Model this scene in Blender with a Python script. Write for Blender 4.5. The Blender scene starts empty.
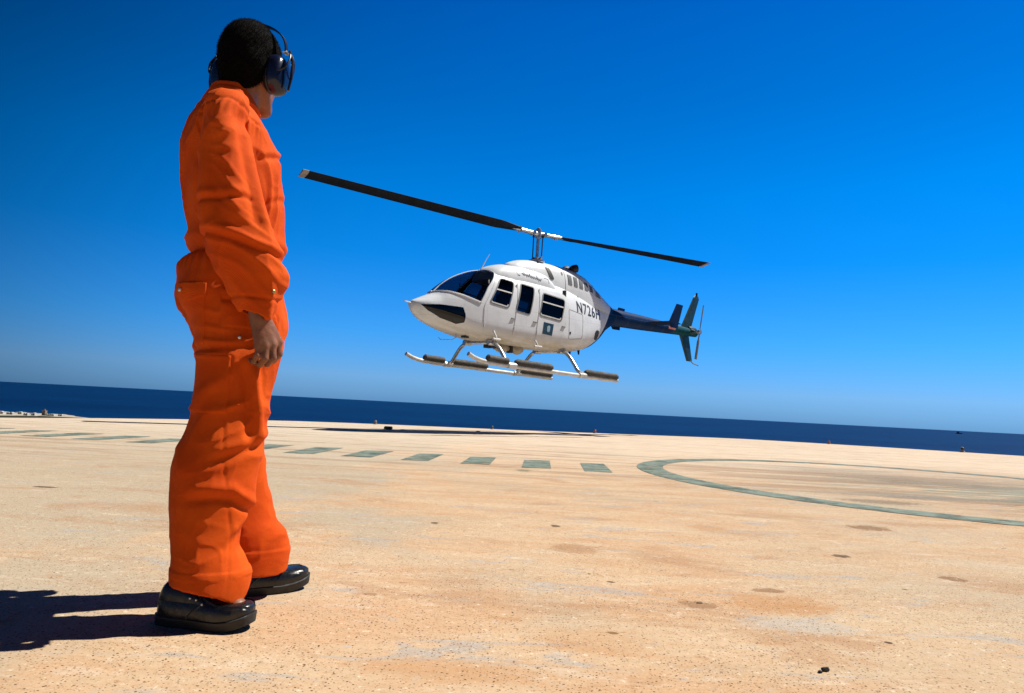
import bpy, bmesh, math, random
import numpy as np
from mathutils import Vector, Matrix
from mathutils.bvhtree import BVHTree
from mathutils.geometry import delaunay_2d_cdt
random.seed(7)
PI = math.pi
rad = math.radians
scene = bpy.context.scene
COL = scene.collection

# ------------------------------------------------------------------ helpers
def link(o, parent=None):
    COL.objects.link(o)
    if parent is not None:
        o.parent = parent
    return o

def tag(o, label=None, cat=None, group=None, kind=None):
    if label: o['label'] = label
    if cat: o['category'] = cat
    if group: o['group'] = group
    if kind: o['kind'] = kind
    return o

def empty(name, loc=(0, 0, 0), rot=(0, 0, 0)):
    o = bpy.data.objects.new(name, None)
    o.empty_display_size = 0.2
    o.location = loc
    o.rotation_euler = rot
    return link(o)

def mesh_obj(name, verts, faces, mat, parent=None, smooth=True, angle=None):
    me = bpy.data.meshes.new(name)
    me.from_pydata([tuple(v) for v in verts], [], [tuple(f) for f in faces])
    me.update()
    if mat is not None:
        me.materials.append(mat)
    if smooth:
        me.polygons.foreach_set('use_smooth', [True] * len(me.polygons))
        if angle:
            me.set_sharp_from_angle(angle=rad(angle))
    o = bpy.data.objects.new(name, me)
    return link(o, parent)

def bm_obj(name, bm, mat, parent=None, smooth=True, angle=35, bevel=0):
    if bevel:
        bmesh.ops.bevel(bm, geom=[e for e in bm.edges if len(e.link_faces) == 2 and e.calc_face_angle(0) > rad(40)],
                        offset=bevel, segments=2, affect='EDGES', profile=0.6)
    bmesh.ops.recalc_face_normals(bm, faces=bm.faces)
    me = bpy.data.meshes.new(name)
    bm.to_mesh(me); bm.free()
    me.materials.append(mat)
    if smooth:
        me.polygons.foreach_set('use_smooth', [True] * len(me.polygons))
        me.set_sharp_from_angle(angle=rad(angle))
    o = bpy.data.objects.new(name, me)
    return link(o, parent)

def box(bm, x0, x1, y0, y1, z0, z1):
    r = bmesh.ops.create_cube(bm, size=1)
    for v in r['verts']:
        v.co = Vector(((x0 + x1) / 2 + v.co.x * (x1 - x0), (y0 + y1) / 2 + v.co.y * (y1 - y0), (z0 + z1) / 2 + v.co.z * (z1 - z0)))
    return r['verts']

def frames(pts):
    pts = [Vector(p) for p in pts]
    out = []
    up = None
    for i, p in enumerate(pts):
        t = (pts[min(i + 1, len(pts) - 1)] - pts[max(i - 1, 0)]).normalized()
        if up is None:
            a = Vector((0, 0, 1)) if abs(t.z) < 0.9 else Vector((1, 0, 0))
            up = (a - t * a.dot(t)).normalized()
        else:
            up = (up - t * up.dot(t)).normalized()
        out.append((p, t, up, t.cross(up)))
    return out

def tube(bm, pts, r, n=12, flat=1.0, caps=True):
    """round (or flattened) bar swept along pts; r is a number or one per point"""
    rs = r if isinstance(r, (list, tuple)) else [r] * len(pts)
    rings = []
    for (p, t, u, w), rr in zip(frames(pts), rs):
        rings.append([bm.verts.new(p + u * (math.cos(2 * PI * k / n) * rr * flat) + w * (math.sin(2 * PI * k / n) * rr)) for k in range(n)])
    for a, b in zip(rings[:-1], rings[1:]):
        for k in range(n):
            bm.faces.new((a[k], a[(k + 1) % n], b[(k + 1) % n], b[k]))
    if caps:
        bm.faces.new(rings[0][::-1]); bm.faces.new(rings[-1])

def curve_pts(pts, n=6):
    """Catmull-Rom through pts"""
    P = [Vector(p) for p in pts]
    out = []
    for i in range(len(P) - 1):
        a, b, c, d = P[max(i - 1, 0)], P[i], P[i + 1], P[min(i + 2, len(P) - 1)]
        for k in range(n):
            t = k / n
            out.append(0.5 * ((2 * b) + (c - a) * t + (2 * a - 5 * b + 4 * c - d) * t * t + (3 * b - a - 3 * c + d) * t ** 3))
    out.append(P[-1])
    return out

def loft(bm, rings, caps=True, closed=True):
    R = [[bm.verts.new(p) for p in ring] for ring in rings]
    n = len(R[0])
    for a, b in zip(R[:-1], R[1:]):
        for k in range(n if closed else n - 1):
            bm.faces.new((a[k], a[(k + 1) % n], b[(k + 1) % n], b[k]))
    if caps:
        bm.faces.new(R[0][::-1]); bm.faces.new(R[-1])

def pchip(xs, ys):
    xs = np.asarray(xs, float); ys = np.asarray(ys, float)
    if xs[0] > xs[-1]:
        xs = xs[::-1]; ys = ys[::-1]
    h = np.diff(xs); d = np.diff(ys) / h
    m = np.zeros_like(xs)
    m[0] = d[0]; m[-1] = d[-1]
    for i in range(1, len(xs) - 1):
        if d[i - 1] * d[i] > 0:
            w1 = 2 * h[i] + h[i - 1]; w2 = h[i] + 2 * h[i - 1]
            m[i] = (w1 + w2) / (w1 / d[i - 1] + w2 / d[i])
    def f(x):
        x = np.clip(np.asarray(x, float), xs[0], xs[-1])
        i = np.clip(np.searchsorted(xs, x) - 1, 0, len(xs) - 2)
        t = (x - xs[i]) / h[i]
        return ((2 * t ** 3 - 3 * t ** 2 + 1) * ys[i] + (t ** 3 - 2 * t ** 2 + t) * h[i] * m[i]
                + (-2 * t ** 3 + 3 * t ** 2) * ys[i + 1] + (t ** 3 - t ** 2) * h[i] * m[i + 1])
    return f

# ------------------------------------------------------------------ materials
class NT:
    def __init__(s, name):
        s.m = bpy.data.materials.new(name); s.m.use_nodes = True
        s.t = s.m.node_tree; s.t.nodes.clear()
    def n(s, typ, **kw):
        nd = s.t.nodes.new(typ)
        for k, v in kw.items():
            if k == 'ins':
                for kk, vv in v.items():
                    nd.inputs[kk].default_value = vv
            else:
                setattr(nd, k, v)
        return nd
    def l(s, a, b):
        s.t.links.new(a, b)
    def val(s, x, sock):
        if hasattr(x, 'is_linked') or hasattr(x, 'links'):
            s.l(x, sock)
        else:
            sock.default_value = x
    def math(s, op, a, b=0.0, c=None, clamp=False):
        nd = s.n('ShaderNodeMath', operation=op, use_clamp=clamp)
        s.val(a, nd.inputs[0]); s.val(b, nd.inputs[1])
        if c is not None: s.val(c, nd.inputs[2])
        return nd.outputs[0]
    def mix(s, fac, a, b, blend='MIX'):
        nd = s.n('ShaderNodeMix', data_type='RGBA', blend_type=blend)
        nd.clamp_factor = True
        s.val(fac, nd.inputs[0])
        for x, k in ((a, 6), (b, 7)):
            if isinstance(x, tuple): nd.inputs[k].default_value = (*x[:3], 1)
            else: s.l(x, nd.inputs[k])
        return nd.outputs[2]
    def ramp(s, x, a, b, lo=0.0, hi=1.0, smooth=True):
        nd = s.n('ShaderNodeMapRange', interpolation_type='SMOOTHSTEP' if smooth else 'LINEAR')
        s.l(x, nd.inputs[0])
        for i, v in enumerate((a, b, lo, hi)): nd.inputs[i + 1].default_value = v
        return nd.outputs[0]
    def noise(s, vec, scale, detail=4, rough=0.55, dist=0.0):
        nd = s.n('ShaderNodeTexNoise', ins={'Scale': scale, 'Detail': detail, 'Roughness': rough, 'Distortion': dist})
        s.l(vec, nd.inputs['Vector'])
        return nd.outputs['Fac']
    def coord(s, scale=(1, 1, 1), loc=(0, 0, 0), rot=(0, 0, 0)):
        tc = s.n('ShaderNodeTexCoord')
        mp = s.n('ShaderNodeMapping')
        mp.inputs['Scale'].default_value = scale; mp.inputs['Location'].default_value = loc; mp.inputs['Rotation'].default_value = rot
        s.l(tc.outputs['Object'], mp.inputs['Vector'])
        return mp.outputs[0]
    def xyz(s):
        tc = s.n('ShaderNodeTexCoord'); sp = s.n('ShaderNodeSeparateXYZ'); s.l(tc.outputs['Object'], sp.inputs[0])
        return sp.outputs
    def bump(s, h, strength=0.3, dist=0.01):
        nd = s.n('ShaderNodeBump', ins={'Strength': strength, 'Distance': dist})
        s.l(h, nd.inputs['Height'])
        return nd.outputs[0]
    def out(s, sh):
        o = s.n('ShaderNodeOutputMaterial'); s.l(sh, o.inputs['Surface'])
        return s.m
    def bsdf(s, color, rough=0.5, metal=0.0, normal=None, **ins):
        b = s.n('ShaderNodeBsdfPrincipled')
        if isinstance(color, tuple): b.inputs['Base Color'].default_value = (*color[:3], 1)
        else: s.l(color, b.inputs['Base Color'])
        s.val(rough, b.inputs['Roughness']); s.val(metal, b.inputs['Metallic'])
        if normal is not None: s.l(normal, b.inputs['Normal'])
        for k, v in ins.items():
            b.inputs[k.replace('_', ' ')].default_value = v
        return b.outputs[0]

def simple(name, color, rough=0.5, metal=0.0, var=0.12, scale=8, bump=0.0, bscale=60, **ins):
    t = NT(name)
    c = t.coord()
    nz = t.noise(c, scale, 5)
    dark = tuple(x * (1 - var * 2) for x in color); lite = tuple(min(1, x * (1 + var)) for x in color)
    colr = t.mix(t.ramp(nz, 0.3, 0.7), dark, lite)
    nrm = t.bump(t.noise(c, bscale, 3), bump, 0.004) if bump else None
    r = t.ramp(t.noise(c, scale * 2.3, 3), 0.3, 0.7, max(0.02, rough - 0.08), rough + 0.08)
    return t.out(t.bsdf(colr, r, metal, nrm, **ins))
# tuning constants
SKY_SAT = 1.0
SKY_P = (0.0, 0.035, 0.10, 0.21, 0.30, 0.42, 0.52, 0.68, 0.95)
SKY_R = ((.13, .34, .86), (.20, .43, .90), (.10, .47, .97), (.012, .47, .985), (.0, .48, .98), (.0, .39, .85), (.0, .34, .82), (.0, .06, .16), (.0, .03, .08))
SKY_D = (0.30, 1.0)
SKY_STR = 0.099
SUN_STR = 5.0
EXPO = 0.6
SEA_A = (0.0, 0.008, 0.040)
SEA_B = (0.0, 0.014, 0.058)
_dk, _br, _or, _gr = (0.085, 0.05, 0.025), (0.24, 0.13, 0.06), (0.46, 0.235, 0.09), (0.20, 0.21, 0.19)
STAIN_LIST = [
    (2.238, 4.239, .13, .10, .85, _br), (1.894, 2.926, .045, .04, .8, _br), (1.606, 3.301, .035, .03, .85, _dk), (0.327, 3.154, .10, .10, .6, (0.36, .20, .09)),
    (0.283, 3.728, .025, .035, .9, _dk), (-0.354, 3.63, .02, .02, .9, _dk), (0.408, 2.577, .014, .012, .9, _dk), (0.327, 1.994, .017, .012, .9, _dk),
    (0.34, 2.683, .007, .012, .9, _dk), (-0.415, 2.259, .025, .015, .6, _br), (0.99, 2.57, .055, .03, .75, _br), (1.129, 2.032, .012, .012, .95, _dk), (1.558, 2.695, .010, .010, .95, _dk),
    (0.97, 2.40, .16, .12, .55, _or), (0.281, 1.93, .20, .10, .35, _or), (0.93, 2.16, .18, .08, .5, (0.42, .42, .39)), (1.15, 3.9, .10, .10, .5, _or),
    (-2.761, 4.179, .06, .025, .9, _dk), (0.18, 6.9, .08, .12, .7, (0.10, .10, .05)), (0.66, 2.33, .05, .035, .6, _br), (-0.1, 1.66, .22, .07, .4, _or),
    (2.944, 8.501, 1.038, 0.326, 0.46, _br),
    (3.261, 7.651, 1.183, 0.263, 0.50, _br),
    (4.582, 8.730, 1.180, 0.929, 0.43, _br),
    (5.067, 8.147, 1.048, 0.692, 0.50, _dk),
    (4.083, 6.137, 0.817, 0.195, 0.46, _dk),
    (6.773, 9.455, 1.098, 1.569, 0.40, _br),
    (3.118, 6.534, 1.009, 0.147, 0.37, _br),
    (2.471, 8.792, 0.535, 0.268, 0.37, _br),
    (3.589, 6.284, 0.811, 0.191, 0.43, _gr),
    (3.864, 9.390, 1.397, 0.367, 0.37, _gr),
    (3.094, 5.705, 0.341, 0.146, 0.53, _dk),
]
STONE_LIST = None

# ------------------------------------------------------------------ world, sun, camera
SUN_EL, SUN_AZ = rad(57), rad(21)          # azimuth measured from +x towards +y
sun_dir = Vector((math.cos(SUN_EL) * math.cos(SUN_AZ), math.cos(SUN_EL) * math.sin(SUN_AZ), math.sin(SUN_EL)))
world = bpy.data.worlds.new("World"); scene.world = world
world.use_nodes = True
wt = world.node_tree; wt.nodes.clear()
def wn(t, **k):
    n = wt.nodes.new(t)
    for a, b in k.items(): setattr(n, a, b)
    return n
sky = wn('ShaderNodeTexSky', sky_type='NISHITA')
sky.sun_disc = False
sky.sun_elevation = SUN_EL
sky.sun_rotation = PI / 2 - SUN_AZ         # Nishita: 0 = +y, clockwise
sky.altitude = 50; sky.air_density = 1.0; sky.dust_density = 0.2; sky.ozone_density = 3.0
hsv = wn('ShaderNodeHueSaturation'); hsv.inputs['Saturation'].default_value = SKY_SAT; hsv.inputs['Hue'].default_value = 0.5
wt.links.new(sky.outputs[0], hsv.inputs['Color'])
tc = wn('ShaderNodeTexCoord')
sp = wn('ShaderNodeSeparateXYZ'); wt.links.new(tc.outputs['Generated'], sp.inputs[0])
ele = wn('ShaderNodeValToRGB')             # deeper blue upwards; zenith darkened further to cut shadow fill
er = ele.color_ramp
er.elements[0].position = 0.0; er.elements[0].color = (*SKY_R[0], 1)
er.elements[1].position = 0.85; er.elements[1].color = (*SKY_R[-1], 1)
for pos, c in zip(SKY_P[1:-1], SKY_R[1:-1]):
    e = er.elements.new(pos); e.color = (*c, 1)
wt.links.new(sp.outputs[2], ele.inputs[0])
mul = wn('ShaderNodeMix', data_type='RGBA', blend_type='MULTIPLY'); mul.inputs[0].default_value = 1
wt.links.new(hsv.outputs[0], mul.inputs[6]); wt.links.new(ele.outputs[0], mul.inputs[7])
# sky dimmed to the left and behind the camera; rear part deepens shadows
dot = wn('ShaderNodeVectorMath', operation='DOT_PRODUCT'); dot.inputs[1].default_value = (math.cos(rad(70)), math.sin(rad(70)), 0)
wt.links.new(tc.outputs['Generated'], dot.inputs[0])
mr = wn('ShaderNodeMapRange', interpolation_type='SMOOTHSTEP')
for i, v in enumerate((0.30, 0.85, SKY_D[0], SKY_D[1])): mr.inputs[i + 1].default_value = v
wt.links.new(dot.outputs['Value'], mr.inputs[0])
m2 = wn('ShaderNodeVectorMath', operation='SCALE')
wt.links.new(mul.outputs[2], m2.inputs[0]); wt.links.new(mr.outputs[0], m2.inputs['Scale'])
bg = wn('ShaderNodeBackground'); bg.inputs['Strength'].default_value = SKY_STR
wo = wn('ShaderNodeOutputWorld')
wt.links.new(m2.outputs[0], bg.inputs['Color']); wt.links.new(bg.outputs[0], wo.inputs['Surface'])

sl = bpy.data.lights.new('sun', 'SUN'); sl.energy = SUN_STR; sl.angle = rad(0.5); sl.color = (1.0, 0.95, 0.86)
so = bpy.data.objects.new('sun', sl); link(so)
so.rotation_euler = sun_dir.to_track_quat('Z', 'Y').to_euler()

cam = bpy.data.cameras.new('camera'); cam.sensor_width = 36; cam.lens = 683 / 1024 * 36
cam.clip_start = 0.05; cam.clip_end = 200000
co = bpy.data.objects.new('camera', cam); link(co); scene.camera = co
roll = math.atan(0.0515); pit = math.atan((407.4 - 346.5) * math.cos(roll) / 683)
fw = Vector((0, math.cos(pit), math.sin(pit))); rt = Vector((1, 0, 0)); up = rt.cross(fw)
cr, ur = rt * math.cos(roll) + up * math.sin(roll), -rt * math.sin(roll) + up * math.cos(roll)
CAM_H = 0.62
co.matrix_world = Matrix(((cr.x, ur.x, -fw.x, 0), (cr.y, ur.y, -fw.y, 0), (cr.z, ur.z, -fw.z, CAM_H), (0, 0, 0, 1)))
scene.view_settings.view_transform = 'Standard'; scene.view_settings.look = 'None'
scene.view_settings.gamma = 1.0; scene.view_settings.use_curve_mapping = False
scene.view_settings.exposure = EXPO
scene.render.engine = 'CYCLES'

# ------------------------------------------------------------------ setting
RING_C, RING_R0, RING_R1 = (4.70, 7.62), 2.895, 3.20
def deck_material():
    t = NT('sandy_concrete')
    c = t.coord()
    cs = t.coord(scale=(0.45, 1.6, 1), rot=(0, 0, 0.12))
    big = t.noise(c, 0.55, 5, 0.6, 0.4)
    mid = t.noise(cs, 2.2, 6, 0.62, 0.3)
    fine = t.noise(c, 26, 5, 0.7)
    grain = t.noise(c, 160, 3, 0.7)
    tan = (0.57, 0.35, 0.185); sand = (0.61, 0.45, 0.28); grey = (0.42, 0.375, 0.275)
    col = t.mix(t.ramp(mid, 0.38, 0.62), tan, sand)
    X = t.xyz()
    lft = t.ramp(X[0], -3.0, 0.3, 0.30, 0.0)
    col = t.mix(t.ramp(t.math('ADD', t.math('SUBTRACT', big, 0.06), lft), 0.46, 0.60, 0, 0.9), col, grey)
    rgt = t.math('MULTIPLY', t.ramp(X[0], 0.6, 1.9), t.ramp(X[1], 2.4, 4.2, 1.0, 0.25))
    col = t.mix(t.math('MULTIPLY', rgt, t.ramp(t.noise(c, 1.7, 6, .65, .4), .35, .6, .3, .8)), col, (0.43, 0.375, 0.27))
    pale = t.noise(cs, 5.0, 5, 0.65, 0.6)
    col = t.mix(t.ramp(pale, 0.56, 0.70, 0, 0.7), col, (0.64, 0.545, 0.41))
    col = t.mix(t.ramp(t.noise(cs, 3.4, 6, 0.7, 0.9), 0.56, 0.64, 0, 0.8), col, (0.36, 0.37, 0.36))
    col = t.mix(t.ramp(t.noise(t.coord(loc=(3.3, 1, 0), scale=(0.6, 1.2, 1)), 1.5, 7, 0.7, 0.5), 0.52, 0.66, 0, 0.75), col, (0.38, 0.20, 0.09))
    col = t.mix(t.ramp(fine, 0.3, 0.7, 0.0, 0.45), col, (0.42, 0.29, 0.165))
    col = t.mix(t.ramp(grain, 0.35, 0.75, 0.0, 0.42), col, (0.66, 0.53, 0.37))
    # crisp blotches of laitance and rust, and hairline scratches
    bl = t.noise(t.coord(scale=(0.7, 1.3, 1), loc=(11, 3, 0)), 7.5, 9, 0.72, 0.5)
    col = t.mix(t.ramp(bl, 0.58, 0.66, 0, 0.38), col, (0.70, 0.60, 0.46))
    col = t.mix(t.ramp(bl, 0.35, 0.43, 0.5, 0), col, (0.44, 0.24, 0.11))
    b2 = t.noise(t.coord(scale=(0.8, 1.2, 1), loc=(1, 9, 0)), 19, 8, 0.75, 0.3)
    col = t.mix(t.ramp(b2, 0.60, 0.66, 0, 0.55), col, (0.44, 0.43, 0.40))
    col = t.mix(t.ramp(b2, 0.34, 0.39, 0.65, 0), col, (0.36, 0.18, 0.07))
    # rubber and oil worked into the middle of the landing circle
    v = t.n('ShaderNodeVectorMath', operation='DISTANCE'); v.inputs[1].default_value = (5.3, 7.4, 0)
    tcn = t.n('ShaderNodeTexCoord'); t.l(tcn.outputs['Object'], v.inputs[0])
    rub = t.ramp(v.outputs['Value'], 0.3, 3.2, 1.0, 0.0)
    st = t.noise(t.coord(scale=(0.22, 1.7, 1), rot=(0, 0, 0.05)), 3.0, 8, 0.72, 0.8)
    m = t.math('MULTIPLY', rub, t.ramp(st, 0.48, 0.55))
    col = t.mix(t.math('MULTIPLY', m, 0.95), col, (0.10, 0.06, 0.03))
    stg = t.noise(t.coord(scale=(0.3, 1.7, 1), loc=(2, 5, 0)), 2.0, 5, 0.6, 0.4)
    m = t.math('MULTIPLY', rub, t.ramp(stg, 0.42, 0.50))
    col = t.mix(t.math('MULTIPLY', m, 0.85), col, (0.15, 0.20, 0.155))
    # long thin streaks across the far half
    far = t.ramp(X[1], 4.0, 9.0)
    s2 = t.noise(t.coord(scale=(0.12, 1.6, 1), loc=(7, 1, 0), rot=(0, 0, -0.03)), 2.6, 6, 0.7, 0.4)
    col = t.mix(t.math('MULTIPLY', far, t.ramp(s2, 0.51, 0.60, 0, 0.95)), col, (0.25, 0.16, 0.085))
    # stains with a place of their own: x, y, rx, ry, strength, colour
    for sx, sy, rx, ry, k, cc in STAINS:
        d = t.n('ShaderNodeVectorMath', operation='SUBTRACT'); t.l(tcn.outputs['Object'], d.inputs[0]); d.inputs[1].default_value = (sx, sy, 0)
        d2 = t.n('ShaderNodeVectorMath', operation='MULTIPLY'); t.l(d.outputs[0], d2.inputs[0]); d2.inputs[1].default_value = (1 / rx, 1 / ry, 0)
        d3 = t.n('ShaderNodeVectorMath', operation='LENGTH'); t.l(d2.outputs[0], d3.inputs[0])
        q = t.math('ADD', d3.outputs['Value'], t.math('MULTIPLY', t.math('SUBTRACT', mid, 0.5), 1.6))
        q = t.math('ADD', q, t.math('MULTIPLY', t.math('SUBTRACT', fine, 0.5), 2.4))
        col = t.mix(t.ramp(q, 0.75, 1.30, k, 0.0), col, cc)
    # small pits and dark grit, denser in patches
    gate = t.noise(c, 1.9, 3, 0.6)
    for sc, th, k in ((66, 0.235, 0.95), (120, 0.29, 0.9), (36, 0.125, 0.95)):
        vo = t.n('ShaderNodeTexVoronoi', ins={'Scale': sc, 'Randomness': 1.0}); t.l(c, vo.inputs['Vector'])
        spc = t.n('ShaderNodeSeparateColor'); t.l(vo.outputs['Color'], spc.inputs[0])
        r = t.math('MULTIPLY', t.ramp(vo.outputs['Distance'], th * 0.55, th, 1, 0),
                   t.ramp(t.math('ADD', spc.outputs[0], t.math('MULTIPLY', t.math('SUBTRACT', gate, 0.5), 1.7)), 0.42, 0.50))
        col = t.mix(t.math('MULTIPLY', r, k), col, (0.085, 0.042, 0.018))
    # paler towards the far rim
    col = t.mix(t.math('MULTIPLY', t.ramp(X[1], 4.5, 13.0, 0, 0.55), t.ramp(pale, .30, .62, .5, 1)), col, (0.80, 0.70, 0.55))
    col = t.mix(1.0, col, (0.79, 0.78, 0.80), 'MULTIPLY')
    dg = t.noise(c, 95, 4, 0.75); dg2 = t.noise(c, 38, 6, 0.75)
    col = t.mix(t.ramp(dg, 0.56, 0.64, 0, 0.7), col, (0.24, 0.13, 0.06))
    col = t.mix(t.ramp(dg2, 0.58, 0.66, 0, 0.5), col, (0.33, 0.19, 0.095))
    col = t.mix(t.ramp(dg2, 0.34, 0.42, 0.5, 0), col, (0.72, 0.63, 0.50))
    # scattered flecks of rust and dropped tar, bent out of round
    for sc, th, k, cc, o in ((5.0, 0.085, 0.9, (0.07, 0.04, 0.02), 0.0), (7.5, 0.11, 0.75, (0.22, 0.10, 0.035), 3.7)):
        wq = t.n('ShaderNodeTexNoise', ins={'Scale': 9.0, 'Detail': 4.0}); t.l(c, wq.inputs['Vector'])
        ws = t.n('ShaderNodeVectorMath', operation='SCALE'); t.l(wq.outputs['Color'], ws.inputs[0]); ws.inputs['Scale'].default_value = 0.17
        wa = t.n('ShaderNodeVectorMath', operation='ADD'); t.l(t.coord(loc=(o, o, 0), scale=(1, 1.3, 1)), wa.inputs[0]); t.l(ws.outputs[0], wa.inputs[1])
        vo = t.n('ShaderNodeTexVoronoi', ins={'Scale': sc, 'Randomness': 1.0}); t.l(wa.outputs[0], vo.inputs['Vector'])
        spc = t.n('ShaderNodeSeparateColor'); t.l(vo.outputs['Color'], spc.inputs[0])
        sz = t.math('MULTIPLY', spc.outputs[1], th)
        r = t.math('MULTIPLY', t.math('LESS_THAN', vo.outputs['Distance'], sz), t.ramp(spc.outputs[0], 0.66, 0.7))
        col = t.mix(t.math('MULTIPLY', r, k), col, cc)
    h = t.math('ADD', t.math('MULTIPLY', fine, 0.6), t.math('MULTIPLY', grain, 0.5))
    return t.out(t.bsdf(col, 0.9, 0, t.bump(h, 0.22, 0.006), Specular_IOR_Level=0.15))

DK = ((0.085, 0.05, 0.025)); BR = (0.24, 0.13, 0.06); ORG = (0.46, 0.235, 0.09); GR = (0.16, 0.17, 0.15)
STAINS = STAIN_LIST
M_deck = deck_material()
def paint_material():
    t = NT('worn_green_paint')
    c = t.coord()
    n1 = t.noise(c, 9, 6, 0.7); n2 = t.noise(t.coord(scale=(0.5, 2, 1)), 5, 6, 0.7, 0.5)
    col = t.mix(t.ramp(n1, 0.3, 0.7), (0.12, 0.16, 0.132), (0.20, 0.235, 0.195))
    col = t.mix(t.ramp(t.noise(c, 3, 6, .7), 0.48, 0.62, 0, 0.8), col, (0.06, 0.085, 0.07))
    b = t.bsdf(col, 0.85, 0, None, Specular_IOR_Level=0.2)
    tr = t.n('ShaderNodeBsdfTransparent')
    mx = t.n('ShaderNodeMixShader')
    t.l(t.ramp(t.math('ADD', t.math('MULTIPLY', n2, 0.6), t.math('MULTIPLY', n1, 0.4)), 0.50, 0.60, 1.0, 0.15), mx.inputs[0])
    t.l(tr.outputs[0], mx.inputs[1]); t.l(b, mx.inputs[2])
    return t.out(mx.outputs[0])
M_paint = paint_material()

edge = [(-9.3, -30), (-8.95, 9.0), (-8.68, 11.77), (-8.34, 12.55), (-8.02, 13.38), (-7.72, 13.9), (-6.91, 15.2), (-6.1, 16.6), (-5.28, 17.4), (-4.1, 18.0),
        (-2.88, 18.4), (0.12, 19.1), (4.02, 20.7), (6.0, 21.5), (7.48, 21.9), (9.5, 21.4), (11.25, 20.8), (14.49, 19.28), (18, 17.0), (22, 12.0), (24, 5), (24, -30)]
bm = bmesh.new()
pts = []
for i, (x, y) in enumerate(edge):
    pts.append((x, y))
lo = [bm.verts.new((x, y, -1.2)) for x, y in pts]
mid_ = [bm.verts.new((x, y, -0.03)) for x, y in pts]
cx_, cy_ = 6.0, 3.0
hi = [bm.verts.new((x + (cx_ - x) * 0.003, y + (cy_ - y) * 0.003, 0.0)) for x, y in pts]
n = len(pts)
for k in range(n):
    bm.faces.new((lo[k], lo[(k + 1) % n], mid_[(k + 1) % n], mid_[k]))
    bm.faces.new((mid_[k], mid_[(k + 1) % n], hi[(k + 1) % n], hi[k]))
bm.faces.new(hi); bm.faces.new(lo[::-1])
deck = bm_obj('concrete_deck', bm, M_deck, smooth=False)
tag(deck, kind='structure')

# painted circle and dashes, thin sheets on the deck
bm = bmesh.new()
N = 160
a = [bm.verts.new((RING_C[0] + RING_R0 * math.cos(2 * PI * k / N), RING_C[1] + RING_R0 * math.sin(2 * PI * k / N), 0.004)) for k in range(N)]
b = [bm.verts.new((RING_C[0] + RING_R1 * math.cos(2 * PI * k / N), RING_C[1] + RING_R1 * math.sin(2 * PI * k / N), 0.004)) for k in range(N)]
for k in range(N):
    bm.faces.new((a[k], a[(k + 1) % N], b[(k + 1) % N], b[k]))
bm_obj('painted_ring', bm, M_paint, deck, smooth=False)
for k in range(13):
    if k < 6: px, py = 0.98 - 0.648 * k, 7.70 + 0.078 * k
    else: px, py = 0.98 - 0.646 * k, 8.10 + 0.085 * (k - 5)
    bm = bmesh.new()
    tl = 0.02 * random.uniform(-1, 1)
    w0 = 0.155 + random.uniform(-0.012, 0.012); hl = (0.55 if k < 6 else 0.50) + random.uniform(-0.02, 0.02)
    q = [(-w0 - .02, -hl - .01), (w0 - .02, -hl + .02), (w0 + .05, hl + .05), (-w0 + .05, hl - .04)]
    bm.faces.new([bm.verts.new((px + x + tl * y, py + y, 0.004)) for x, y in q])
    bm_obj('painted_dash', bm, M_paint, deck, smooth=False)

# hillside under the deck, falling to the sea
SEA_Z = -33.5
def scrub(name, a, b, sc):
    t = NT(name)
    nz = t.noise(t.coord(), sc, 6, 0.65)
    return t.out(t.bsdf(t.mix(t.ramp(nz, 0.35, 0.65), a, b), 0.95, 0, t.bump(nz, 0.6, 0.5), Specular_IOR_Level=0.1))
M_hill = scrub('dry_hill_scrub', (0.035, 0.033, 0.018), (0.10, 0.08, 0.05), 0.6)
bm = bmesh.new()
rings = []
C0 = Vector((7.5, -3))
for s in range(9):
    f = s / 8
    ring = []
    for i, (x, y) in enumerate(edge):
        d = (Vector((x, y)) - C0).normalized()
        o = -0.6 + 75 * f ** 1.15
        z = -0.75 - (33.2) * f ** 0.9
        j = 0 if s == 0 else random.uniform(-1, 1)
        ring.append((x + d.x * o + j * 1.2 * f, y + d.y * o + j * f, z + (0 if s == 0 else random.uniform(-0.5, 0.3) * f)))
    rings.append(ring)
loft(bm, rings, caps=False)
tag(bm_obj('hillside', bm, M_hill), kind='structure')

# sea
def sea_material():
    t = NT('deep_sea')
    c = t.coord(scale=(0.012, 0.03, 1))
    n1 = t.noise(c, 1.0, 8, 0.65, 0.3)
    n2 = t.noise(t.coord(scale=(0.002, 0.0035, 1)), 1.0, 4, 0.6)
    col = t.mix(t.ramp(n2, 0.3, 0.7), SEA_A, SEA_B)
    bmp = t.bump(n1, 1.0, 2.5)
    return t.out(t.bsdf(col, 0.45, 0, bmp, Specular_IOR_Level=0.06, IOR=1.33))
bm = bmesh.new()
prev = None
rads = [0.0, 60, 200, 600, 1500, 4000, 10000, 25000, 70000]
NS = 96
cv = bm.verts.new((0, 0, SEA_Z))
for r in rads[1:]:
    ring = [bm.verts.new((r * math.cos(2 * PI * k / NS), r * math.sin(2 * PI * k / NS), SEA_Z)) for k in range(NS)]
    for k in range(NS):
        if prev is None: bm.faces.new((cv, ring[k], ring[(k + 1) % NS]))
        else: bm.faces.new((prev[k], ring[k], ring[(k + 1) % NS], prev[(k + 1) % NS]))
    prev = ring
tag(bm_obj('sea', bm, sea_material(), smooth=False), kind='structure')

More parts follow.
